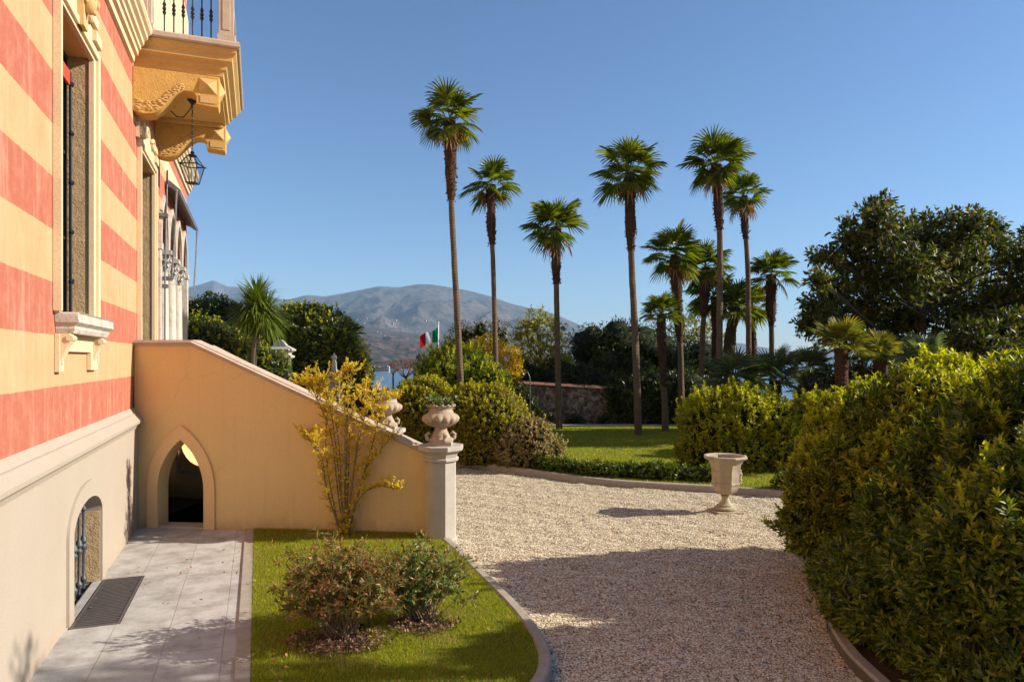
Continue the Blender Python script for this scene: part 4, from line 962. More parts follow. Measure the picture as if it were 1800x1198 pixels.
# ------------------------------------------------------------------ staircase
st = thing('staircase', 'ochre rendered garden staircase with sloping stone coping and pointed arch opening below', 'staircase', (A_.x, A_.y, 0))
dW = (B_ - A_); LW = dW.length; dW = dW / LW; nW = Vector((dW.y, -dW.x))      # nW points to the camera
def wm(T): return lambda u, v, w_: tuple(Vector((A_.x + dW.x * u + nW.x * w_, A_.y + dW.y * u + nW.y * w_, v)) - Vector((A_.x, A_.y, 0)))
wmp = wm(0)
def wu(px):                                # distance along the wall seen at photo column px
    k = (px - CX) / F; return (k * A_.y - A_.x) / (dW.x - k * dW.y)
def wz(px, py): u = wu(px); Y = A_.y + dW.y * u; return H - (py - HY) / F * Y
ua, ub = wu(279), wu(360); um = (ua + ub) / 2; zap = wz(320, 772); zsp = zap - (ub - ua) * 1.02
# coping line
uk = wu(338); zk = wz(338, 597); ue = wu(747); ze = wz(747, 787)
topz = lambda u: zk + 0.01 if u < uk else zk + (ze - zk) * (u - uk) / (ue - uk)
ctk = 0.11
outl = [(0.0, -0.15), (ua, -0.15)] + list(reversed(parch(ua, ub, zsp, zap, 12))) + [(ub, -0.15), (LW, -0.15), (LW, topz(LW) - ctk), (uk, zk - ctk), (0.0, zk - ctk)]
w1 = MB(); w1.slab(outl, -0.28, 0.0, wmp); w1.build('side_wall', M_STAIRW, st, smooth=0)
oo = [(ub + 0.20, -0.02)] + parch(ua - 0.20, ub + 0.20, zsp, zap + 0.25, 12) + [(ua - 0.20, -0.02)]
ii = [(ua, -0.02)] + list(reversed(parch(ua, ub, zsp, zap, 12))) + [(ub, -0.02)]
w2 = MB(); w2.slab(oo + ii, 0.001, 0.045, wmp); w2.build('arch_frame', M_ARCHF, st, smooth=0)
th = MB(); th.slab([(ua, -0.1), (ub, -0.1), (ub, 0.03), (ua, 0.03)], -0.3, 0.03, wmp); th.build('threshold', M_COPING, st, smooth=0)
cpm = MB()
def cop(u0, z0, u1, z1):   # stepped coping section
    sec = [(-0.34, 0.0 - 0.035), (-0.34, -0.07), (-0.30, -0.11), (0.02, -0.11), (0.035, -0.075), (0.065, -0.06), (0.07, -0.035), (0.05, 0.0 - 0.03), (0.01, -0.022), (0.0, 0.0), (-0.27, 0.0), (-0.28, -0.03)]
    n_ = len(sec); vs = [wmp(u0, z0 + b, a) for a, b in sec] + [wmp(u1, z1 + b, a) for a, b in sec]
    cpm.add(vs, [tuple(range(n_)), tuple(range(2*n_-1, n_-1, -1))] + [(i, (i+1) % n_, n_ + (i+1) % n_, n_ + i) for i in range(n_)])
NS = 7
cop(-0.02, zk, uk - 0.005, zk)
for i in range(NS):
    a = i / NS; b = (i + 1) / NS - 0.0012; cop(uk + (LW + 0.03 - uk) * a, topz(uk + (LW + 0.03 - uk) * a), uk + (LW + 0.03 - uk) * b, topz(uk + (LW + 0.03 - uk) * b))
cpm.build('coping', M_COPING, st, smooth=25)
# far parapet and treads
FA = Vector((-8.0, 15.5)); FB = Vector((-2.85, 14.25)); dF = (FB - FA).normalized(); LF = (FB - FA).length; nF = Vector((dF.y, -dF.x))
def fmp(u, v, w_): return tuple(Vector((FA.x + dF.x*u + nF.x*w_, FA.y + dF.y*u + nF.y*w_, v)) - Vector((A_.x, A_.y, 0)))
f = MB()
fa0, fa1 = 0.75, 2.5; fac = (1.05, 2.35)
farz = lambda u: 3.30 if u < 1.2 else 3.30 + (1.50 - 3.30) * (u - 1.2) / (LF - 1.2)
hole = [(1.22 + 0.66 * math.cos(PI * i / 14), 1.16 + 0.60 * math.sin(PI * i / 14)) for i in range(-14, 14)]
f.slab([(0, -0.15), (LF, -0.15), (LF, 1.4), (1.2, 3.2), (0, 3.2)], -0.28, 0.0, fmp, [hole]); f.build('far_wall', M_STAIRW, st, smooth=0)
f = MB(); f.slab([(0.46, 0.42), (2.0, 0.42), (2.0, 0.50), (0.53, 0.50), (0.53, 1.95), (0.46, 1.95)], 0.001, 0.03, fmp); f.build('opening_frame', M_STONEW, st, smooth=0)
f = MB(); f.slab([(0, 3.2), (1.2, 3.2), (LF, 1.4), (LF, 1.5), (1.2, 3.3), (0, 3.3)], -0.31, 0.03, fmp); f.build('far_coping', M_COPING, st, smooth=0)
tr = MB(); NT = 15
for i in range(NT):
    a = 1.0 + i * (LW - 1.0) / NT; b = 1.0 + (i + 1) * (LW - 1.0) / NT; z = 2.45 - i * 2.4 / NT
    pa, pb = A_ + dW * a, A_ + dW * b; qa, qb = FA + dF * min(LF, a * LF / LW), FA + dF * min(LF, b * LF / LW)
    o_ = Vector((A_.x, A_.y))
    pts = [pa - nW * 0.3 - o_, pb - nW * 0.3 - o_, qb + nF * 0.02 - o_, qa + nF * 0.02 - o_]
    tr.add([(p.x, p.y, z - 0.32) for p in pts] + [(p.x, p.y, z) for p in pts], [(0,3,2,1),(4,5,6,7),(0,1,5,4),(1,2,6,5),(2,3,7,6),(3,0,4,7)])
o_ = Vector((A_.x, A_.y)); pa = A_ - dW * 0.05; pb = A_ + dW * 1.0; qa = FA; qb = FA + dF * 1.0
pts = [pa - nW * 0.3 - o_, pb - nW * 0.3 - o_, qb + nF * 0.02 - o_, qa + nF * 0.02 - o_]
tr.add([(p.x, p.y, 2.25) for p in pts] + [(p.x, p.y, 2.5) for p in pts], [(0,3,2,1),(4,5,6,7),(0,1,5,4),(1,2,6,5),(2,3,7,6),(3,0,4,7)])
tr.build('steps', M_STONEG, st, smooth=0)
# undercroft room
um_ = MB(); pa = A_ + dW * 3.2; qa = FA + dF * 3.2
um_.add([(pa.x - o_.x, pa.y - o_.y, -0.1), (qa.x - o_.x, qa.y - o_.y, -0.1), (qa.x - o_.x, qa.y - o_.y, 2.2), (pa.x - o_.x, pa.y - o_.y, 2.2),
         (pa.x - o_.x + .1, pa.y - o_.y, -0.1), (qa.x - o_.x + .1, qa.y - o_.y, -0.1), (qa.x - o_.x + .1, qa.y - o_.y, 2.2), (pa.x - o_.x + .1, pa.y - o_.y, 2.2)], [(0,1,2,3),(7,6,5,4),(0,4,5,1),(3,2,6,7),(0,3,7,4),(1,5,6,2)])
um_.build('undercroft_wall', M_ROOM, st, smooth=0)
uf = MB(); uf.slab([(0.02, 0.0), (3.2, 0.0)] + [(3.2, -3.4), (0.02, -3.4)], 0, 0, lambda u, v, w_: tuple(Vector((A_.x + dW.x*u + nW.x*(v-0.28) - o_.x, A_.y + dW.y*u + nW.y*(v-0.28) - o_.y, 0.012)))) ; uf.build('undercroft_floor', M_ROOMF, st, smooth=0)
# pale wall added facing the sun so the far opening looks bright
wwl = MB(); wwl.slab([(-9.9, 18.1), (-7.6, 20.4), (-7.8, 20.6), (-10.1, 18.3)], ZG, 1.5, idm); wo_ = wwl.build('garden_wall', stone('white added wall', (0.80, 0.78, 0.74), (0.68, 0.66, 0.62)), smooth=0); tag(wo_, 'added pale wall that makes the opening under the staircase look bright', 'wall')

def pier(cx, cy, label, ht, s_=1.0):
    r = thing('pier', '', ''); del r['label']; del r['category']; r.parent = st; r.location = (cx - A_.x, cy - A_.y, 0)
    a0 = R(22.5); k = 1 / math.cos(a0)
    q = MB(); R0 = 0.245 * k * s_
    q.lathe([(R0 + 0.03, -0.15), (R0 + 0.03, -0.02), (R0, 0.0), (R0, ht - 0.27)], n=8, a0=a0); q.build('shaft', M_PIERST, r, smooth=20)
    q = MB(); q.lathe([(R0 + 0.005, ht - 0.269), (R0 + 0.05, ht - 0.25), (R0 + 0.05, ht - 0.22), (R0 + 0.02, ht - 0.20), (R0 + 0.04, ht - 0.14), (R0 + 0.10, ht - 0.09), (R0 + 0.13, ht - 0.075), (R0 + 0.13, ht - 0.01), (R0 + 0.12, ht)], n=8, a0=a0); q.build('cap', M_PIERST, r, smooth=20)
PC1 = (-1.20, 11.50); PC2 = (-2.60, 14.2); PH = 1.55
pier(*PC1, '', PH); pier(*PC2, '', PH)
def urn(cx, cy, z, label, seed):
    u = thing('garden_urn', label, 'urn', (cx, cy, z), 0, 'gadrooned urns on the stair piers')
    q = MB(); q.box(-0.19, 0.19, -0.19, 0.19, 0, 0.06); q.lathe([(0.205, 0.061), (0.21, 0.09), (0.19, 0.12), (0.17, 0.13)], n=28)
    for k in range(8):
        an = k * PI / 4 + PI / 8; uu = Vector((math.cos(an), math.sin(an), 0))
        if k % 2 == 0: q.tube([uu * 0.18 + Vector((0, 0, 0.07)), uu * 0.235 + Vector((0, 0, 0.11)), uu * 0.245 + Vector((0, 0, 0.17)), uu * 0.20 + Vector((0, 0, 0.21)), uu * 0.17 + Vector((0, 0, 0.18))], [0.03, 0.035, 0.035, 0.028, 0.012], 8)
    q.build('base', M_URN, u, smooth=40)
    q = MB(); q.lathe([(0.165, 0.13), (0.13, 0.20), (0.105, 0.25), (0.10, 0.30)], n=28); q.build('stem', M_URN, u)
    md = lambda an, zz: 1 + 0.055 * abs(math.sin(an * 7)) * min(1, max(0, (0.52 - zz) / 0.05)) * 2 - 0.05
    q = MB(); q.lathe([(0.10, 0.30), (0.16, 0.315), (0.23, 0.35), (0.285, 0.40), (0.305, 0.45), (0.29, 0.50), (0.25, 0.53), (0.215, 0.545)], n=112, mod=md, cap=False); q.build('bowl', M_URN, u, smooth=60)
    q = MB(); q.lathe([(0.22, 0.54), (0.205, 0.57), (0.195, 0.60), (0.215, 0.635), (0.235, 0.65), (0.235, 0.665), (0.205, 0.67), (0.18, 0.655), (0.17, 0.55), (0.0, 0.55)], n=32, cap=False)
    rr = random.Random(seed)
    for k in range(14): an = k * 2 * PI / 14; q.ball((0.225 * math.cos(an), 0.225 * math.sin(an), 0.665), 0.028, 7)
    q.build('rim', M_URN, u)
    # plants rooted in the urn
    rg = np.random.default_rng(seed); n_ = 26
    Q = np.stack([rg.normal(0, 0.12, n_), rg.normal(0, 0.12, n_), rg.uniform(0.62, 0.78, n_)], 1); A = np.stack([Q[:, 0] * 3, Q[:, 1] * 3, np.full(n_, 0.8)], 1)
    V, T = rosettes(rg, Q, A, 4, 0.13, 0.075, stem=0.02)
    pot = thing('urn_plant', label.replace('urn', 'plant growing in the urn', 1) if False else PL[seed], 'plant', (cx, cy, z + 0.56))
    npmesh('leaves', V - np.array([0, 0, 0.56]), T, L_POT, pot)
    q = MB()
    for k in range(8): an = rr.uniform(0, 6.28); ra = rr.uniform(0.03, 0.16); q.tube([(0.04 * math.cos(an), 0.04 * math.sin(an), -0.005), (ra * math.cos(an), ra * math.sin(an), rr.uniform(0.12, 0.3))], 0.006, 5)
    q.build('stem', M_TWIG, pot)
PL = {41: 'straggly leafy plant growing in the urn on the nearer octagonal pier', 42: 'small plant growing in the farther urn behind the golden shrub'}
urn(*PC1, PH, 'carved terracotta coloured urn on the nearer octagonal pier at the foot of the stairs', 41)
urn(*PC2, PH, 'carved urn on the farther stair pier, partly behind the golden shrub', 42)

# big octagonal urn on gravel
ug = G(1275, 899, ZG); bu = thing('stone_vase', 'tall octagonal fluted stone vase standing alone on the gravel', 'vase', (ug.x, ug.y, ZG), R(8))
q = MB(); q.box(-0.27, 0.27, -0.27, 0.27, -0.03, 0.045); q.build('plinth', M_URNBIG, bu, bevel=0.01)
q = MB(); q.lathe([(0.20, 0.046), (0.225, 0.07), (0.22, 0.10), (0.17, 0.12), (0.15, 0.13), (0.155, 0.15), (0.11, 0.18), (0.075, 0.24), (0.07, 0.29), (0.09, 0.32), (0.095, 0.335), (0.07, 0.35)], n=24); q.build('foot', M_URNBIG, bu)
def om(an, z): 
    p = (an % (PI / 4)) / (PI / 4); fl_ = 0.030 * math.sin(p * PI) if z > 0.50 else 0.012 * math.sin(p * PI); return (math.cos(PI/8) / math.cos(p * PI / 4 - PI / 8)) * (1 - fl_ * 0.8)
q = MB(); q.lathe([(0.07, 0.35), (0.15, 0.375), (0.22, 0.42), (0.262, 0.50), (0.285, 0.575), (0.30, 0.58), (0.30, 0.60), (0.282, 0.605), (0.285, 0.75), (0.30, 0.88), (0.325, 0.98), (0.365, 1.055), (0.375, 1.065)], n=64, mod=om, cap=False); q.build('body', M_URNBIG, bu, smooth=40)
q = MB(); q.lathe([(0.37, 1.064), (0.43, 1.085), (0.455, 1.11), (0.445, 1.135), (0.40, 1.145), (0.34, 1.12), (0.30, 1.0), (0.0, 0.98)], n=8, a0=0, cap=False); q.build('rim', M_URNBIG, bu, smooth=20, bevel=0.006)
q = MB()
for k in (7,):
    an = k * PI / 4 + PI / 8; u = Vector((math.cos(an), math.sin(an), 0)); 
    for zz, rr_ in ((0.60, 0.035), (0.66, 0.045), (0.72, 0.04), (0.78, 0.05), (0.84, 0.035)): q.ball(u * 0.28 + Vector((0, 0, zz)), rr_, 9)
q.build('carved_mask', M_URNBIG, bu)

# ------------------------------------------------------------------ boundary wall, gate pier, statues, lamp, flag
bw = thing('boundary_wall', 'old rubble stone boundary wall with sloping clay tile coping behind the lawn', 'wall', (2.0, 31.4, 0))
q = MB(); q.slab([(-5.5, -0.2), (8, -0.2), (8, 1.28), (-2, 1.86), (-5.5, 1.86)], 0, 0.45, lambda u, v, w_: (u, w_, v)); q.build('masonry', M_RUB, bw, smooth=0)
q = MB()
for a, b, z0, z1 in ((-5.5, -2, 1.86, 1.86), (-2, 8, 1.86, 1.28)):
    for k in range(20):
        x0 = a + (b - a) * k / 20; x1 = a + (b - a) * (k + 0.97) / 20; za = z0 + (z1 - z0) * k / 20; zb = z0 + (z1 - z0) * (k + 1) / 20
        q.add([(x0, -0.08, za - 0.02), (x1, -0.08, zb - 0.02), (x1, 0.53, zb - 0.02), (x0, 0.53, za - 0.02), (x0, 0.225, za + 0.13), (x1, 0.225, zb + 0.13), (x0, -0.08, za + 0.02), (x1, -0.08, zb + 0.02), (x0, 0.53, za + 0.02), (x1, 0.53, zb + 0.02)],
              [(0,3,2,1), (6,7,5,4), (4,5,9,8), (0,1,7,6), (3,8,9,2), (0,6,4,8,3), (1,2,9,5,7)])
q.build('tile_coping', M_TILE, bw, smooth=0)
gp = P(493, HY, 24); g1 = thing('gate_pier', 'weathered square stone gate pier with pyramid cap left of the stairs', 'pier', (gp.x, 24, 0))
q = MB(); q.box(-0.29, 0.29, -0.29, 0.29, -0.1, 2.98); q.build('shaft', M_OLDST, g1, smooth=0, bevel=0.02)
q = MB(); q.loft_rect([(-0.30,0.30,-0.30,0.30,2.982), (-0.38,0.38,-0.38,0.38,3.04), (-0.38,0.38,-0.38,0.38,3.10), (-0.30,0.30,-0.30,0.30,3.14), (-0.30,0.30,-0.30,0.30,3.20), (-0.42,0.42,-0.42,0.42,3.28), (-0.42,0.42,-0.42,0.42,3.33), (-0.2,0.2,-0.2,0.2,3.47), (-0.12,0.12,-0.12,0.12,3.60), (-0.07,0.07,-0.07,0.07,3.66)]); q.build('cap', M_STONEG, g1, smooth=15)
q = MB(); q.box(-7, -0.32, -0.2, 0.2, -0.1, 2.75); q.box(-7, -0.32, -0.26, 0.26, 2.751, 2.85); go = q.build('garden_wall', M_OLDST, smooth=0); go.location = (gp.x, 24, 0); tag(go, 'dark mossy stone wall between gate pier and villa', 'wall')

def figure(name, label, px, py_top, py_base, D, mat, ped):
    """small draped stone figure, one continuous skinned body"""
    b = P(px, py_base, D); t = P(px, py_top, D); h = t.z - b.z
    root = thing(name, label, 'statue', (b.x, D, 0))
    me = bpy.data.meshes.new('body'); bmv = bmesh.new()
    js = {'pel': (0,0,.5), 'wai': (.01,0,.62), 'che': (0,0,.74), 'nec': (0,0,.83), 'hd': (.01,-.02,.90), 'hd2': (.01,-.02,.96), 'shl': (.1,0,.79), 'ell': (.14,-.03,.64), 'hal': (.05,-.1,.60), 'shr': (-.1,0,.79), 'elr': (-.15,-.04,.68), 'har': (-.04,-.10,.74), 'hil': (.05,0,.47), 'knl': (.06,-.04,.27), 'ftl': (.06,0,.03), 'tol': (.07,-.08,.01), 'hir': (-.05,0,.47), 'knr': (-.05,0,.26), 'ftr': (-.05,.02,.03), 'tor': (-.06,-.06,.01)}
    rad = {'pel': .085, 'wai': .075, 'che': .09, 'nec': .035, 'hd': .055, 'hd2': .05, 'shl': .045, 'ell': .032, 'hal': .025, 'shr': .045, 'elr': .032, 'har': .025, 'hil': .065, 'knl': .06, 'ftl': .045, 'tol': .03, 'hir': .065, 'knr': .06, 'ftr': .045, 'tor': .03}
    names = list(js); vs = [bmv.verts.new(Vector(js[n_]) * h) for n_ in names]; ix = {n_: i for i, n_ in enumerate(names)}
    for a, c in (('pel','wai'),('wai','che'),('che','nec'),('nec','hd'),('hd','hd2'),('che','shl'),('shl','ell'),('ell','hal'),('che','shr'),('shr','elr'),('elr','har'),('pel','hil'),('hil','knl'),('knl','ftl'),('ftl','tol'),('pel','hir'),('hir','knr'),('knr','ftr'),('ftr','tor')): bmv.edges.new((vs[ix[a]], vs[ix[c]]))
    bmv.to_mesh(me); bmv.free(); o = bpy.data.objects.new('body', me); COL.objects.link(o); o.parent = root; o.location = (0, 0, b.z)
    sk = o.modifiers.new('skin', 'SKIN')
    for i, n_ in enumerate(names): me.skin_vertices[0].data[i].radius = (rad[n_] * h, rad[n_] * h); me.skin_vertices[0].data[i].use_root = (n_ == 'pel')
    o.modifiers.new('sub', 'SUBSURF').levels = 1; o.modifiers['sub'].render_levels = 2; me.materials.append(mat)
    d = MB(); d.lathe([(0.16*h, b.z + 0.01*h), (0.13*h, b.z + 0.2*h), (0.12*h, b.z + 0.45*h), (0.09*h, b.z + 0.60*h)], n=20, mod=lambda an, z: 1 + 0.1*math.sin(an*6)); d.build('drapery', mat, root)
    p = MB(); p.box(-ped, ped, -ped, ped, -0.1, b.z - 0.1); p.box(-ped*1.15, ped*1.15, -ped*1.15, ped*1.15, b.z - 0.099, b.z + 0.01*h); p.build('pedestal', M_OLDST, root, smooth=0, bevel=0.01)
figure('statue', 'small pale stone figure standing before the round camellia bush', 587, 619, 652, 24, M_STONEG, 0.18)
figure('statue', 'dark stone figure silhouetted against the lake beside the bare tree', 737, 618, 655, 33, M_BRONZE, 0.24)
# globe lamp
lp = P(691, HY, 36); gl_ = thing('globe_lamp', 'white globe lamp on a slim post by the lake edge', 'lamp', (lp.x, 36, 0))
q = MB(); q.lathe([(0.12, -0.1), (0.12, 0.1), (0.05, 0.2), (0.04, 2.18), (0.08, 2.22)], n=12); q.build('post', M_IRON, gl_)
M_GLOBE = plain('opal globe', (0.8, 0.8, 0.78), 0.3); q = MB(); q.ball((0, 0, 2.38), 0.17, 14); q.build('globe', M_GLOBE, gl_)
# hooked lamp by the wall
hp = P(930, HY, 30.5); hl = thing('hooked_lamp', 'thin curved post light rising above the tile coping of the boundary wall', 'lamp', (hp.x, 30.6, 0))
q = MB(); q.tube([(0.05, 0, 0), (0.05, 0, 1.9), (0.03, 0, 2.2), (-0.06, 0, 2.4), (-0.2, 0, 2.45), (-0.3, 0, 2.38)], 0.02, 8); q.build('post', M_AWN, hl)
q = MB(); q.lathe([(0.1, 2.28), (0.08, 2.36), (0.03, 2.4)], (-0.3, 0, 0), 12); q.build('lamp_shade', M_AWN, hl)
# flag
fp = P(770.5, HY, 40); fg = thing('flagpole', 'flagpole with a green, white and red tricolour flag above the hedges', 'flag', (fp.x, 40, -0.1))
q = MB(); q.lathe([(0.05, 0), (0.035, 5.1), (0.0, 5.2)], n=10); q.ball((0, 0, 5.2), 0.06, 8); q.build('pole', M_GLOBE, fg)
def fcol(c, nm): 
    m, n, o = newmat(nm); b = n.nodes.new('ShaderNodeBsdfDiffuse'); t = n.nodes.new('ShaderNodeBsdfTranslucent'); co = coord(n); a = nz(n, co, 30, 3)
    cc = ramp(n, a.outputs[0], [(0.3, sc3(c, 0.9)), (0.7, c)]).outputs[0]; n.links.new(cc, b.inputs[0]); n.links.new(cc, t.inputs[0])
    mx = n.nodes.new('ShaderNodeMixShader'); mx.inputs[0].default_value = 0.4; n.links.new(b.outputs[0], mx.inputs[1]); n.links.new(t.outputs[0], mx.inputs[2]); n.links.new(mx.outputs[0], o.inputs[0]); return m
def fz(u, v):    # u 0..1 from pole outward (to the left), v 0..1 top to bottom
    x = -u * 1.12 + 0.02; z = 4.98 - v * (0.80 - 0.15 * u) - u * 0.72 + 0.16 * u * u - 0.05 * math.sin(u * 7 + v); y = 0.13 * math.sin(u * 6.5 + v * 1.5) * (0.3 + u)
    return (x, y, z)
for k, (c, nm) in enumerate((((0.01, 0.30, 0.06), 'flag green'), ((0.80, 0.78, 0.74), 'flag white'), ((0.60, 0.02, 0.02), 'flag red'))):
    q = MB(); n_ = 8; m_ = 12
    for i in range(n_ + 1):
        for j in range(m_ + 1): q.v.append(fz((k + i / n_) / 3, j / m_))
    for i in range(n_):
        for j in range(m_): q.f.append((i*(m_+1)+j, i*(m_+1)+j+1, (i+1)*(m_+1)+j+1, (i+1)*(m_+1)+j))
    fo = q.build('flag_band', fcol(c, nm), fg, smooth=60); fo['label'] = nm.split()[1] + ' band of the flag'
# distant terrace steps and castle islet
tp = P(668, HY, 33); ts = thing('terrace_steps', 'low white stone steps beyond the farther urn', 'steps', (tp.x, 33, 0))
for k in range(3): q = MB(); q.box(-0.9 + k*0.02, 0.9 - k*0.02, k * 0.35, 1.4, 0.02 + k * 0.2, 0.14 + k * 0.2 + 0.075); q.build('step', M_STONEW, ts, smooth=0, bevel=0.02)
ip = P(667, 650, 1050); isl = thing('island_castle', 'small walled castle ruin on an islet in the lake', 'castle', (ip.x, 1050, -18))
q = MB(); q.box(-11, 8, -5, 5, -1, 8); q.box(-12, -8, -6, 6, -1, 9.5); q.box(8.01, 13, -4, 4, -1, 10.5); q.box(-3, 0, -5.2, 5.2, 7, 9); q.build('curtain_wall', M_OLDST, isl, smooth=0)
q = MB(); q.box(13.01, 15.5, -3.5, 3.5, -1, 9); q.build('tower', M_HW, isl, smooth=0)
q = MB(); q.lathe([(17, -1), (16, 0.4), (14, 0.8)], n=16); q.build('rock', M_OLDST, isl)

# ------------------------------------------------------------------ palms
TG = 'tall fan palms on the lawn'
palm('tallest fan palm, leftmost of the row, with long brown fibre sleeve on its upper trunk', [(791,210),(792,270),(793,352),(797,430),(803,540),(810,680),(812,760)], 24, (800,190), seed=1, nf=34, rpx=66, sheath=352, rt=0.10, rs=0.21, dead=4)
palm('slender fan palm just right of the leftmost tall palm', [(863,325),(863,400),(866,440),(869,540),(872,660),(874,740)], 27, (868,290), seed=2, nf=30, rpx=56, sheath=440, rt=0.09, rs=0.19, dead=3)
palm('shorter fan palm with crown below its neighbours, standing before the tiled wall', [(978,400),(977,440),(978,500),(980,620),(983,753)], 28.8, (977,380), seed=3, nf=28, rpx=66, sheath=503, rt=0.11, rs=0.22, lo=-35, dead=3)
palm('tall fan palm rising from the middle of the shaded lawn', [(1105,305),(1108,380),(1110,460),(1115,560),(1120,680),(1122,765)], 26.7, (1106,285), seed=4, nf=34, rpx=68, sheath=450, rt=0.12, rs=0.22, dead=3)
palm('tallest fan palm of the right group, its trunk bare and pale below', [(1258,290),(1262,340),(1265,405),(1266,470),(1265,560),(1264,690),(1263,760)], 26, (1260,265), seed=5, nf=36, rpx=64, sheath=412, rt=0.11, rs=0.20, dead=3)
palm('slim fan palm close behind the tallest one of the right group', [(1307,345),(1309,390),(1312,430),(1315,480),(1316,600),(1317,700)], 29, (1310,322), seed=6, nf=28, rpx=50, sheath=425, rt=0.10, rs=0.19, dead=3)
palm('stout fan palm with broad crown left of the close group', [(1187,448),(1189,500),(1193,570),(1196,610),(1198,700),(1199,760)], 30, (1185,420), seed=7, nf=32, rpx=64, sheath=605, rt=0.12, rs=0.23, dead=4)
palm('fan palm with dark crown tucked behind the stout broad one', [(1240,470),(1238,540),(1234,600),(1233,690),(1233,750)], 33, (1243,445), seed=8, nf=30, rpx=52, sheath=565, rt=0.12, rs=0.22, dead=3)
palm('isolated fan palm at the right end with a round dark crown', [(1356,482),(1355,530),(1356,572),(1357,640),(1357,740)], 33, (1358,460), seed=9, nf=26, rpx=48, sheath=575, rt=0.12, rs=0.25, lo=-25, dead=3)
palm('short fan palm in the shade left of the stout palm', [(1162,552),(1164,620),(1168,700),(1170,770)], 28, (1155,535), seed=10, nf=26, rpx=44, sheath=690, rt=0.12, rs=0.17, lo=-20, dead=0, group='short fan palms in the close group')
palm('leaning short fan palm between the two slim pale trunks', [(1293,540),(1285,580),(1281,615),(1281,700)], 33, (1300,515), seed=11, nf=26, rpx=56, sheath=None, rt=0.14, rs=0.26, dead=0, group='short fan palms in the close group')
palm('short fan palm with bushy crown left of the bare pale trunk', [(1255,520),(1258,600),(1258,720)], 34, (1238,500), seed=12, nf=28, rpx=54, sheath=None, rt=0.12, rs=0.20, dead=1, group='short fan palms in the close group')
palm('short fan palm whose fronds spread behind the slim pale trunk', [(1322,540),(1324,620),(1325,720)], 35, (1325,525), seed=13, nf=24, rpx=48, sheath=None, rt=0.12, rs=0.18, dead=0, group='short fan palms in the close group')
LP_ = 'low fan palms above the right hedge'
def lowp(label, x, y, D, rp, mat, seed, tr=30, name='low_fan_palm'):
    palm(label, [(x, y), (x + 2, y + tr), (x + 3, y + tr * 2.5)], D, (x, y), mat=mat, seed=seed, nf=26, rpx=rp, sheath=None, rt=0.14, rs=0.2, dead=0, lo=-15, hi=80, group=LP_, name=name, droop=0.12)
lowp('low fan palm spreading just above the hedge left of the lake gap', 1292, 668, 24, 62, L_PALMG, 21)
lowp('low fan palm with dark fronds in front of the isolated tall palm', 1362, 668, 26, 62, L_PALMG, 22)
lowp('small dark fan palm against the pale lake right of the gap', 1424, 650, 27, 46, L_PALMG, 23)
lowp('sunlit fan palm with yellowing lower fronds and brown trunk', 1478, 612, 19, 62, L_PALMY, 24, 60)
lowp('fan palm half hidden right of the yellowing one', 1548, 622, 21, 48, L_PALMY, 25, 40)
lowp('grey green fan palm rising behind the big right hedge', 1625, 640, 18, 62, L_PALMG, 26)
lowp('bright green fan palm low beside the hedge below the lake gap', 1425, 690, 22, 46, L_PALMG, 27)

# cordyline left of stairs
cr_rng = np.random.default_rng(77); cD = 21; cb = P(446, HY, cD)
cor = thing('cordyline', 'spiky cabbage palm with a round head of sword leaves behind the stair coping', 'tree', (cb.x, cD, 0))
q = MB(); q.tube([(0.0, 0, -0.1), (-0.02, 0, 1.6), (0.0, 0, 2.9), (0.05, 0, 3.9)], [0.12, 0.09, 0.08, 0.09], 10, jit=0.05, rng=random.Random(1)); q.build('trunk', M_BARK, cor)
def blades(c, n, L, w_, seed, lo=-0.9):
    r = np.random.default_rng(seed); V = []; T = []
    for i in range(n):
        az = r.uniform(0, 6.28); u = r.uniform(0, 1); el = math.asin(lo + (1 - lo) * u * 0.995); d = np.array([math.cos(el)*math.cos(az), math.cos(el)*math.sin(az), math.sin(el)]); s = np.array([-math.sin(az), math.cos(az), 0]) * w_
        l = L * r.uniform(0.75, 1.1); g_ = np.array([0, 0, -1.0]) * l * (0.10 + 0.30 * (1 - u)) * r.uniform(0.5, 1.4)
        p = [c + d * l * t + g_ * t * t * 1.3 for t in (0.05, 0.35, 0.7, 1.0)]; o = len(V)
        V += [p[0] - s*.5, p[0] + s*.5, p[1] - s, p[1] + s, p[2] - s*.75, p[2] + s*.75, p[3]]
        T += [(o,o+1,o+3),(o,o+3,o+2),(o+2,o+3,o+5),(o+2,o+5,o+4),(o+4,o+5,o+6)]
    return np.array(V), np.array(T)
c_ = np.array(P(452, 548, cD)) - np.array(cor.location)
parts = []
for dx, dz, n_ in ((-0.15, 0.15, 300), (0.22, 0.0, 300), (0.0, 0.45, 240)):
    parts.append(blades(c_ + np.array([dx, 0, dz]), n_, 1.0, 0.022, int(n_ + dx * 100)))
o = 0; Vs = []; Ts = []
for V, T in parts: Vs.append(V); Ts.append(T + o); o += len(V)
npmesh('crown', np.concatenate(Vs), np.concatenate(Ts), L_CORD, cor)

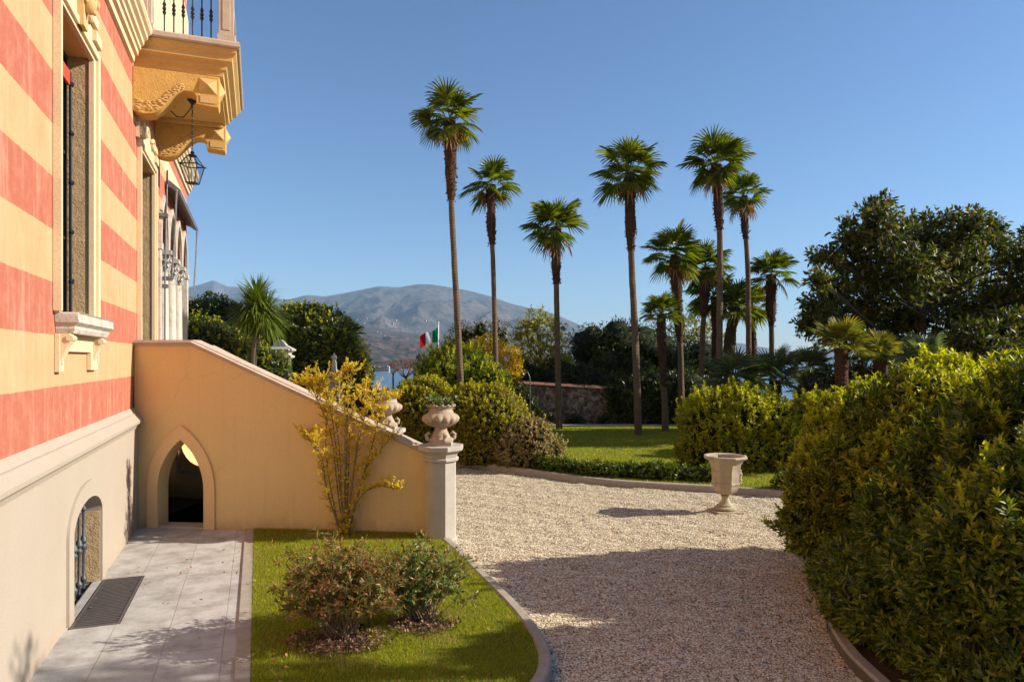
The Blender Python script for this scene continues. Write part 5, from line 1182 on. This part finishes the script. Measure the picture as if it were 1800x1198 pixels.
# ------------------------------------------------------------------ hedges and shrubs
def gb(px, D): return ((px - CX) / F * D, D, 0.0)
bush('hedge', 'tall clipped evergreen hedge behind the cordyline, left and highest', 'hedge', gb(370, 27), circ([(330,575,50),(375,570,52),(420,580,50),(465,590,50),(500,610,45)], 27, 0.9), L_LAUREL, 31, dens=70, k=5, L=0.13, W=0.06, rough=0.08, core=0.85, stems=4)
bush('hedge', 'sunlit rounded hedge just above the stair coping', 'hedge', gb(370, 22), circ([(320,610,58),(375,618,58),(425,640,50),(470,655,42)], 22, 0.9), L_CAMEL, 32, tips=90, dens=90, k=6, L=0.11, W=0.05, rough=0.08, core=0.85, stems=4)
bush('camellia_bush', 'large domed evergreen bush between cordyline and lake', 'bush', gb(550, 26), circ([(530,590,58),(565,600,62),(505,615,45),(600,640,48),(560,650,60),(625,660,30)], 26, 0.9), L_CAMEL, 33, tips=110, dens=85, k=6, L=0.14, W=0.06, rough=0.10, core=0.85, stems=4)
palm('small dark fan palm peeping over the domed bush', [(612,590),(614,620),(615,690)], 28, (612,592), mat=L_PALM, seed=14, nf=20, rpx=32, sheath=None, rt=0.1, rs=0.14, dead=0, group='small palms', name='small_palm')
tree('thin_tree', 'thin yellowing tree at the right edge of the domed bush', [(640,620,17),(645,645,15),(650,665,12),(636,600,9)], 25, L_OLIVE, 34, 645, dens=60, k=4, L=0.09, W=0.03, rough=0.3, trunk_r=0.04, dj=0.2, bark=M_TWIG)
# bare round tree
bt = P(712, HY, 32); br_ = thing('bare_tree', 'leafless tree with fine rounded twig crown by the lake', 'tree', (bt.x, 32, 0)); rnd = random.Random(6); q = MB()
q.tube([(0.35,0,-0.1),(0.13,0,1.2),(0.05,0,2.1)], [0.09,0.07,0.06], 8); tw = MB()
def branch(p, d, L, r, lv):
    e = p + d * L; (q if lv < 2 else tw).tube([p, (p+e)/2 + Vector((rnd.uniform(-.03,.03),)*3), e], [r, r*.8, r*.6], 5 if lv < 2 else 3)
    if lv >= 4: return
    for _ in range(4 if lv < 3 else 5):
        nd = (d + Vector((rnd.uniform(-1,1), rnd.uniform(-1,1), rnd.uniform(-0.2,0.8))) * 0.75).normalized(); branch(e, nd, L * 0.72, r * 0.55, lv + 1)
for k in range(6):
    a = k * 1.05; branch(Vector((0.05, 0, 2.1)), Vector((math.cos(a)*0.9, math.sin(a)*0.9, 0.75)).normalized(), 0.42, 0.04, 1)
q.build('trunk', M_DBARK, br_); tw.build('twigs', stone('reddish twig', (0.24,0.13,0.09), (0.16,0.09,0.06)), br_, smooth=0)

HB = 'clipped golden hedges left of the lawn'
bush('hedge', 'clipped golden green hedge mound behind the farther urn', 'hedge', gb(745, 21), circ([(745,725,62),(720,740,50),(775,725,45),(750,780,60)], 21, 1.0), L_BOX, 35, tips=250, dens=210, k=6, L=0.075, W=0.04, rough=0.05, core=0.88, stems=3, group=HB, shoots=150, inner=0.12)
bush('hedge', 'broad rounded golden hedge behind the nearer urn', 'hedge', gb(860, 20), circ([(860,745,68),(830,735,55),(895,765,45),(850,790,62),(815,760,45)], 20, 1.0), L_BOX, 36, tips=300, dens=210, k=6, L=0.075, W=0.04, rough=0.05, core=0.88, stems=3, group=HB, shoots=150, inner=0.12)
bush('azalea_bush', 'pale pinkish leaved azalea bush at the left edge of the lawn', 'bush', gb(935, 19), circ([(935,775,42),(905,790,35),(962,790,26),(930,800,38)], 19, 1.0), L_AZAL, 37, dens=130, k=6, L=0.10, W=0.05, rough=0.13, core=0.8, stems=4, shoots=60)
# low border along the kerb
rngb = np.random.default_rng(12); lb = []
for i in range(46):
    x = 935 + i * 7.2; gp_ = G(x, np.interp(x, [900, 1060, 1250, 1370], [822, 842, 852, 860]), 0); lb.append((gp_.x, gp_.y + 0.38, 0.14, 0.24, 0.26, rngb.uniform(0.20, 0.29)))
bush('low_border_hedge', 'low leafy border hedge running along the stone kerb of the lawn', 'hedge', gb(1090, 17), lb, L_LOW, 38, dens=120, k=6, L=0.10, W=0.04, rough=0.2, core=0.7, stems=0, inner=0.3)
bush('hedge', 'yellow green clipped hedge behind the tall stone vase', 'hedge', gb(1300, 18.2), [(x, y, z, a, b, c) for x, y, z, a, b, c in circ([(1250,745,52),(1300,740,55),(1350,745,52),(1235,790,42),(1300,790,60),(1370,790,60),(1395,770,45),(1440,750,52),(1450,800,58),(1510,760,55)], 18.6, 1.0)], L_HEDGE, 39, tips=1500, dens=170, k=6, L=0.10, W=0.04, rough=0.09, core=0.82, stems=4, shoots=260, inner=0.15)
bush('groundcover_shrub', 'small dark shrub on the kerb right of the stone vase', 'bush', gb(1395, 15.7), circ([(1380,850,24),(1410,852,28)], 15.6, 1.0), L_LOW, 40, dens=150, k=6, L=0.09, W=0.035, rough=0.15, core=0.7, stems=0)

BA = [(5.15,10.0,1.42,0.80,0.7,1.22),(5.8,9.35,1.50,1.20,1.0,1.42),(6.7,9.9,1.45,1.1,1.2,1.25),(4.95,9.9,1.10,0.95,0.9,0.95),(4.65,9.9,0.75,0.72,0.7,0.65),(7.8,9.6,1.5,1.1,1.2,1.3),(6.3,8.6,1.15,0.9,0.7,1.2),(5.6,10.2,1.2,0.7,0.8,0.95),(5.15,9.1,1.4,0.75,0.8,0.85)]
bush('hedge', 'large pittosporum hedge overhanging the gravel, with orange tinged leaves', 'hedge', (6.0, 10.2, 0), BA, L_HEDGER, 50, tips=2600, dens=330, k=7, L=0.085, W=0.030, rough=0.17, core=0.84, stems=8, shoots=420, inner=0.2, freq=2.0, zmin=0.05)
BB = [(5.45,7.0,1.5,1.30,1.0,1.36),(6.5,7.4,1.6,1.2,1.0,1.42),(4.5,6.7,0.7,0.85,0.8,0.75),(4.9,6.0,1.1,1.05,0.95,1.15),(6.3,6.3,1.5,1.4,1.3,1.45),(4.45,7.5,1.15,0.65,0.6,0.75),(4.35,6.5,0.35,0.62,0.75,0.45),(4.25,7.6,0.4,0.5,0.6,0.45),(4.2,5.4,0.35,0.62,0.7,0.45),(4.6,5.9,0.9,0.85,0.8,0.8),(4.05,6.5,0.35,0.5,0.8,0.42),(3.85,7.3,0.32,0.42,0.6,0.40),(3.95,5.7,0.3,0.45,0.6,0.36),(4.1,8.1,0.4,0.45,0.5,0.45)]
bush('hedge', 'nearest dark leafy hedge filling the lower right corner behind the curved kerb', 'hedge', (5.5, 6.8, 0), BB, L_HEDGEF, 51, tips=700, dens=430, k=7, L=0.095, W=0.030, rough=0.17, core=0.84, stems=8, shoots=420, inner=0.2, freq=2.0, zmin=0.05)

# ------------------------------------------------------------------ trees beyond
mag = [(x_, y_, r_ * 0.86) for x_, y_, r_ in [(1500,420,38),(1545,365,30),(1535,400,45),(1590,420,50),(1640,425,55),(1700,400,42),(1745,405,28),(1755,440,32),(1720,450,50),(1660,480,65),(1590,480,60),(1520,470,50),(1460,450,26),(1435,450,16),(1440,490,22),(1470,510,45),(1430,540,30),(1420,570,24),(1520,540,60),(1600,560,65),(1690,550,70),(1760,530,55),(1460,570,45),(1530,600,50),(1780,590,60),(1840,560,60),(1720,610,60),(1640,620,55),(1850,480,50),(1800,500,42),(1795,455,36),(1830,420,40)]]
tree('magnolia_tree', 'huge dark evergreen magnolia tree at the right above the low palms', mag, 26, L_DARK, 60, 1620, dens=24, k=7, L=0.26, W=0.095, rough=0.34, dj=3.2, trunk_r=0.2, inner=0.7, zmin=1.5)
tree('laurel_tree', 'dark rounded laurel tree just left of the palm in the middle of the lawn', [(1040,610,42),(1085,600,42),(1120,605,40),(1065,650,50),(1110,660,48),(1030,650,30)], 36, L_LAUREL, 61, 1080, dens=22, k=6, L=0.17, W=0.07, rough=0.15, dj=0.8, core=0.8, zmin=0.2)
tree('laurel_tree', 'dense dark tree mass behind the short fan palm in the shade', [(1150,620,48),(1190,650,50),(1150,680,50),(1230,640,45),(1215,700,50),(1130,720,35),(1190,730,40)], 37, L_LAUREL, 62, 1180, dens=20, k=6, L=0.17, W=0.07, rough=0.15, dj=0.8, core=0.8, zmin=0.2)
tree('mixed_tree', 'green yellow leaved tree glimpsed between the trunks of the close palm group', [(1225,575,38),(1200,590,30),(1245,610,34),(1215,620,34)], 39, L_OLIVE, 63, 1220, dens=22, k=6, L=0.17, W=0.07, rough=0.2, dj=0.5, zmin=0.2)
tree('dark_tree', 'very dark tree behind the leftmost palm and yellow foliage', [(815,595,28),(845,585,26),(875,595,30),(800,610,22),(850,620,35)], 36, L_DARK, 64, 840, dens=30, k=6, L=0.13, W=0.05, rough=0.2, dj=0.6, core=0.5, zmin=0.2)
tree('yellow_tree', 'autumn tree with hanging yellow leaves between the two left palms', [(855,610,24),(880,625,26),(900,650,24),(835,620,20),(870,655,28),(900,625,18)], 31, L_YELLOW, 65, 872, dens=38, k=5, L=0.14, W=0.055, rough=0.25, dj=0.5, zmin=0.2, up=-0.3)
tree('magnolia_tree', 'golden green magnolia with open crown left of the shorter palm', [(945,570,26),(925,580,22),(965,585,24),(940,610,34),(975,620,28),(920,625,26),(950,650,34),(995,640,20)], 34, L_OLIVE, 66, 948, dens=24, k=6, L=0.19, W=0.075, rough=0.28, dj=0.8, trunk_r=0.12, inner=0.6, zmin=0.2)
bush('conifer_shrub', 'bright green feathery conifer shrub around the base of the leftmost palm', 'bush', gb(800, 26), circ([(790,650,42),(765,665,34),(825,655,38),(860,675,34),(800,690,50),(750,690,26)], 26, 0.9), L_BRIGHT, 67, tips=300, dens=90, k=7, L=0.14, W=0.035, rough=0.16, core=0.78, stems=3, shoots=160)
bush('hedge', 'dark evergreen hedge behind the boundary wall left part', 'hedge', gb(960, 33.5), circ([(920,670,40),(980,670,44),(1020,680,44),(1060,690,40)], 33.5, 0.7), L_LAUREL, 68, dens=35, k=6, L=0.15, W=0.06, rough=0.12, core=0.85, stems=3)
bush('hedge', 'dark shaded hedge at the back of the lawn below the close palm group', 'hedge', gb(1180, 31), circ([(1120,700,40),(1160,690,44),(1205,690,44),(1130,725,34),(1170,722,38),(1210,730,40),(1250,725,44),(1300,735,50)], 31, 0.8), L_LAUREL, 69, dens=40, k=6, L=0.15, W=0.06, rough=0.12, core=0.85, stems=3)
bush('ivy', 'dark ivy and creeper hanging over the left end of the boundary wall', 'climber', gb(905, 30.9), circ([(905,700,26),(925,715,26),(890,720,30),(1075,690,14),(1088,715,18),(1010,740,14),(955,738,16),(880,690,34),(930,738,18),(1105,700,26),(1060,738,12)], 31.1, 0.5), L_LAUREL, 70, dens=90, k=5, L=0.12, W=0.06, rough=0.3, core=0.6, stems=2)
bush('hedge', 'dark low bushes between the gate pier and the domed bush', 'hedge', gb(640, 29), circ([(620,690,36),(665,715,30),(705,705,26)], 30, 0.8), L_LAUREL, 71, dens=60, k=6, L=0.12, W=0.05, rough=0.12, core=0.85, stems=2)
bush('hedge', 'dark shrub mass under the sunlit yellowing fan palm', 'hedge', gb(1480, 21), circ([(1440,690,40),(1500,680,48),(1560,690,52),(1630,690,56)], 21.5, 0.8), L_LAUREL, 72, dens=60, k=6, L=0.12, W=0.05, rough=0.14, core=0.85, stems=2)
# trees outside the right edge of the picture, whose shade falls on the paving and lawn
tree('shade_tree', 'open crowned tree to the right of the near hedge, casting dappled shade', [(2560,-110,55),(2640,-140,70),(2740,-150,70),(2850,-130,80),(2960,-160,75),(3080,-140,80),(3160,-180,70),(2700,-80,55),(2900,-90,55)], 6.7, L_CAMEL, 80, 2960, dens=26, k=5, L=0.11, W=0.05, rough=0.3, dj=0.35, trunk_r=0.10, inner=0.9, zmin=2.5)

# ------------------------------------------------------------------ golden shrub on the near lawn
def golden():
    b = G(603, 938, 0.03); root = thing('golden_shrub', 'upright multi stemmed shrub with golden autumn leaves before the stair wall', 'shrub', (b.x, b.y, 0.03))
    D = b.y; rnd = random.Random(9); st_ = MB(); tw = MB(); Q = []; A = []
    stems = [[(600,935),(585,880),(573,800),(572,740),(578,690)], [(604,935),(592,850),(585,760),(560,690),(545,650)], [(606,935),(606,850),(607,740),(606,680),(592,640)], [(608,935),(613,830),(614,740),(622,690),(640,650)],
             [(612,935),(632,860),(650,790),(662,740),(668,690)], [(610,935),(626,880),(640,820),(655,790),(690,740)], [(602,935),(588,900),(572,850),(568,790),(548,740)], [(606,935),(600,870),(598,800),(590,720),(560,650),(525,650)],
             [(609,935),(618,860),(628,780),(640,720),(655,660)], [(605,935),(610,800),(610,700),(620,640),(615,625)], [(600,935),(580,880),(563,800),(548,760),(536,735)],[(606,935),(596,840),(584,720),(570,660),(563,640)],[(608,935),(622,820),(633,740),(650,690),(700,672)],[(608,935),(625,880),(650,850),(672,838),(694,834)]]
    for si, s_ in enumerate(stems):
        d = [Vector((p[0], p[1])) for p in s_]; dy = rnd.uniform(-0.45, 0.35)
        pts = []
        for i, (x, y) in enumerate(s_):
            t = i / (len(s_) - 1); y = y + 26 * t * t; q = P(x, y, D + dy * t) - Vector((b.x, b.y, 0.03)); pts.append(q)
        pts[0].z = -0.03; 
        sm = smoothv(pts); n_ = len(sm); rads = [0.012 * (1 - 0.8 * i / n_) + 0.0025 for i in range(n_)]
        st_.tube(sm, rads, 7)
        for i in range(2, n_):
            t = i / n_
            for _ in range(2 if t > 0.35 else 1):
                if rnd.random() < 0.12: continue
                dr = Vector((rnd.uniform(-1, 1), rnd.uniform(-1, 1), rnd.uniform(0.1, 1.0))).normalized(); L = rnd.uniform(0.08, 0.20) * (0.7 + 0.5 * t)
                e = sm[i] + dr * L; mid = (sm[i] + e) / 2 + Vector((0, 0, -0.01)); tw.tube([sm[i], mid, e], [0.005, 0.004, 0.002], 4)
                for j in range(int(L / 0.026)):
                    u = (j + 1) * 0.026 / L; Q.append(sm[i].lerp(e, min(1, u))); A.append(dr)
                if t > 0.6 and rnd.random() < 0.3:
                    dr2 = (dr + Vector((rnd.uniform(-.7,.7), rnd.uniform(-.7,.7), 0.6))).normalized(); e2 = e + dr2 * L * 0.7; tw.tube([e, e2], [0.003, 0.0015], 4)
                    for j in range(int(L * 0.7 / 0.026)): Q.append(e.lerp(e2, (j + 1) * 0.026 / (L * 0.7))); A.append(dr2)
    st_.build('stem', M_TWIG, root); tw.build('twig', M_TWIG, root)
    rg = np.random.default_rng(19); V, T = rosettes(rg, np.array([list(x) for x in Q]), np.array([list(x) for x in A]), 3, 0.050, 0.020, spread=1.1, fold=0.25)
    npmesh('leaves', V, T, L_SHRUB, root)
def smoothv(p, n=3):
    for _ in range(n):
        q = [p[0]]
        for a, b in zip(p[:-1], p[1:]): q += [a * 0.75 + b * 0.25, a * 0.25 + b * 0.75]
        p = q + [p[-1]]
    return p
golden()
# second golden shrub behind the coping
def nandina(label, px, py, w_, h, mat, seed, n=70, name='nandina_shrub', lw_=0.016, ll=0.055):
    b = G(px, py, 0.03); root = thing(name, label, 'shrub', (b.x, b.y, 0.03)); rnd = random.Random(seed); q = MB(); Q = []; A = []
    for i in range(n):
        a = rnd.uniform(0, 6.28); r = w_ * math.sqrt(rnd.random()); hh = h * rnd.uniform(0.45, 1.0) * (1 - 0.35 * (r / w_) ** 2)
        p0 = Vector((rnd.uniform(-.15, .15), rnd.uniform(-.12, .12), -0.02)); e = Vector((r * math.cos(a), r * math.sin(a) * 0.8, hh))
        m = p0.lerp(e, 0.5) + Vector((0, 0, 0.08)); q.tube([p0, m, e], [0.006, 0.005, 0.003], 4)
        for k in range(6):    # compound leaves
            s0 = m.lerp(e, rnd.uniform(0.1, 1.0)); dr = Vector((rnd.uniform(-1, 1), rnd.uniform(-1, 1), rnd.uniform(-0.1, 0.7))).normalized(); L = rnd.uniform(0.10, 0.24); e2 = s0 + dr * L - Vector((0, 0, 0.03))
            q.tube([s0, e2], [0.003, 0.0015], 3)
            for j in range(4): Q.append(s0.lerp(e2, 0.35 + 0.65 * j / 3)); A.append(dr)
    q.build('stem', M_TWIG, root, smooth=0)
    rg = np.random.default_rng(seed); V, T = rosettes(rg, np.array([list(x) for x in Q]), np.array([list(x) for x in A]), 3, ll * 1.25, lw_ * 1.3, spread=1.0, fold=0.2, droop=0.25)
    npmesh('leaves', V, T, mat, root)
nandina('reddish green nandina shrub on a mulch bed, larger and nearer the path', 600, 1118, 0.74, 1.15, L_NAND, 90, n=125)
nandina('greener nandina shrub with pale tips, nearer the gravel', 742, 1088, 0.60, 0.92, L_NANDG, 91, n=100)
nandina('orange leaved shrub rising behind the stair coping', 560, 790, 0.9, 2.2, L_SHRUB, 92, n=90, name='autumn_shrub', lw_=0.03, ll=0.08)
# mulch
for (mx, my, ra, rb, nm) in ((596, 1128, 0.50, 0.36, 'a'), (742, 1100, 0.38, 0.26, 'b')):
    b = G(mx, my, 0.03); q = MB(); rnd = random.Random(mx); ring = [(b.x + ra * math.cos(t) * rnd.uniform(.6, .95), b.y + rb * math.sin(t) * rnd.uniform(.6, .95), 0.031) for t in [2*PI*i/26 for i in range(26)]]
    ring2 = [(b.x + (x - b.x) * 0.6, b.y + (y - b.y) * 0.6, 0.055) for x, y, z in ring]
    q.v = ring + ring2 + [(b.x, b.y, 0.065)]; q.f = [(i, (i+1) % 26, 26 + (i+1) % 26, 26 + i) for i in range(26)] + [(26+i, 26+(i+1) % 26, 52) for i in range(26)]
    struct(q.build('mulch_bed', M_SOIL))
def litter(name, pts, L, seed, z, mat=L_LITTER, W=0.6):
    rg = np.random.default_rng(seed); Pn = np.array([[p[0], p[1], z + rg.uniform(0.002, 0.03)] for p in pts]); A = np.tile([0, 0, 1.0], (len(Pn), 1)) + rg.normal(size=(len(Pn), 3)) * 0.3
    V, T = rosettes(rg, Pn, A, 1, L, L * W, spread=1.25, droop=0.3); return stuff(npmesh(name, V, T, mat))
rg = np.random.default_rng(55); pts = []
for (mx, my, ra, rb, n_) in ((596, 1128, 0.56, 0.40, 800), (742, 1100, 0.42, 0.30, 420)):
    b = G(mx, my, 0.03); r = np.sqrt(rg.uniform(0, 1, n_)); a = rg.uniform(0, 6.28, n_); pts += list(zip(b.x + ra * r * np.cos(a), b.y + rb * r * np.sin(a)))
litter('bark_mulch', pts, 0.045, 1, 0.045, L_MULCH)
X = rg.uniform(-4.7, 0.4, 260); Y = rg.uniform(5.6, 11.8, 260); k = inpoly(X, Y, [(p[0], p[1]) for p in lw]); litter('fallen_leaves', list(zip(X[k], Y[k])), 0.055, 2, 0.05)
X = rg.uniform(-4.7, 0.9, 2600); Y = rg.uniform(5.2, 11.9, 2600); k = inpoly(X, Y, [(p[0], p[1]) for p in lw]) & (lump(rg, 1.6)(np.stack([X, Y, 0 * X], 1)) > 0.15); litter('dry_grass_litter', list(zip(X[k], Y[k])), 0.04, 7, 0.035, L_YELLOW, 0.12)
pts = [(rg.uniform(-0.3, 4.2), rg.uniform(6, 15)) for _ in range(130)] + [(rg.uniform(2.6, 3.9), rg.uniform(6.0, 9.5)) for _ in range(160)] + [(rg.uniform(-0.2, 0.5), rg.uniform(5.9, 6.9)) for _ in range(50)] + [(rg.uniform(3.6, 6), rg.uniform(5, 9.5)) for _ in range(300)]
litter('fallen_leaves', pts, 0.045, 3, ZG + 0.03)
pts = [tuple(V2W(rg.uniform(0.15, 1.85), rg.uniform(-6.5, -0.6)).xy) for _ in range(40)]; litter('fallen_leaves', pts, 0.05, 4, 0.004)

# villages across the lake
rh = random.Random(4)
vill = [(x, y, 4200) for x, y in ((628,562),(636,565),(645,560),(655,563),(672,568),(683,566),(690,570),(696,563),(668,586),(676,590),(664,583),(752,566),(758,569),(716,594),(708,608),(712,611),(748,564),(640,569),(680,574),(702,572),(725,560),(735,562),(1395,690),(1400,686))][:22]
dirs = ['white house high on the left of the village', 'pale house in the upper village row']
for i, (x, y, D) in enumerate(vill):
    far_house(x, y, 3300 if y > 580 else 4000, rh.uniform(5, 12), M_HW, 'tiny pale village house, one of the scattered dots on the wooded slope across the lake')

# air between the garden and the far mountains
hz = MB(); hz.box(-14000, 20000, -200, 13500, -24, 1330); ho = hz.build('haze', None, smooth=0) if False else None
me = bpy.data.meshes.new('haze'); me.from_pydata(hz.v, [], hz.f); ho = bpy.data.objects.new('haze', me); COL.objects.link(ho); ho['kind'] = 'stuff'
m = bpy.data.materials.new('haze air'); m.use_nodes = True; n = m.node_tree; n.nodes.clear(); o = n.nodes.new('ShaderNodeOutputMaterial'); v = n.nodes.new('ShaderNodeVolumePrincipled')
v.inputs['Color'].default_value = (0.52, 0.76, 1.0, 1); v.inputs['Density'].default_value = 5.2e-5; v.inputs['Anisotropy'].default_value = 0.0
n.links.new(v.outputs[0], o.inputs['Volume']); me.materials.append(m)
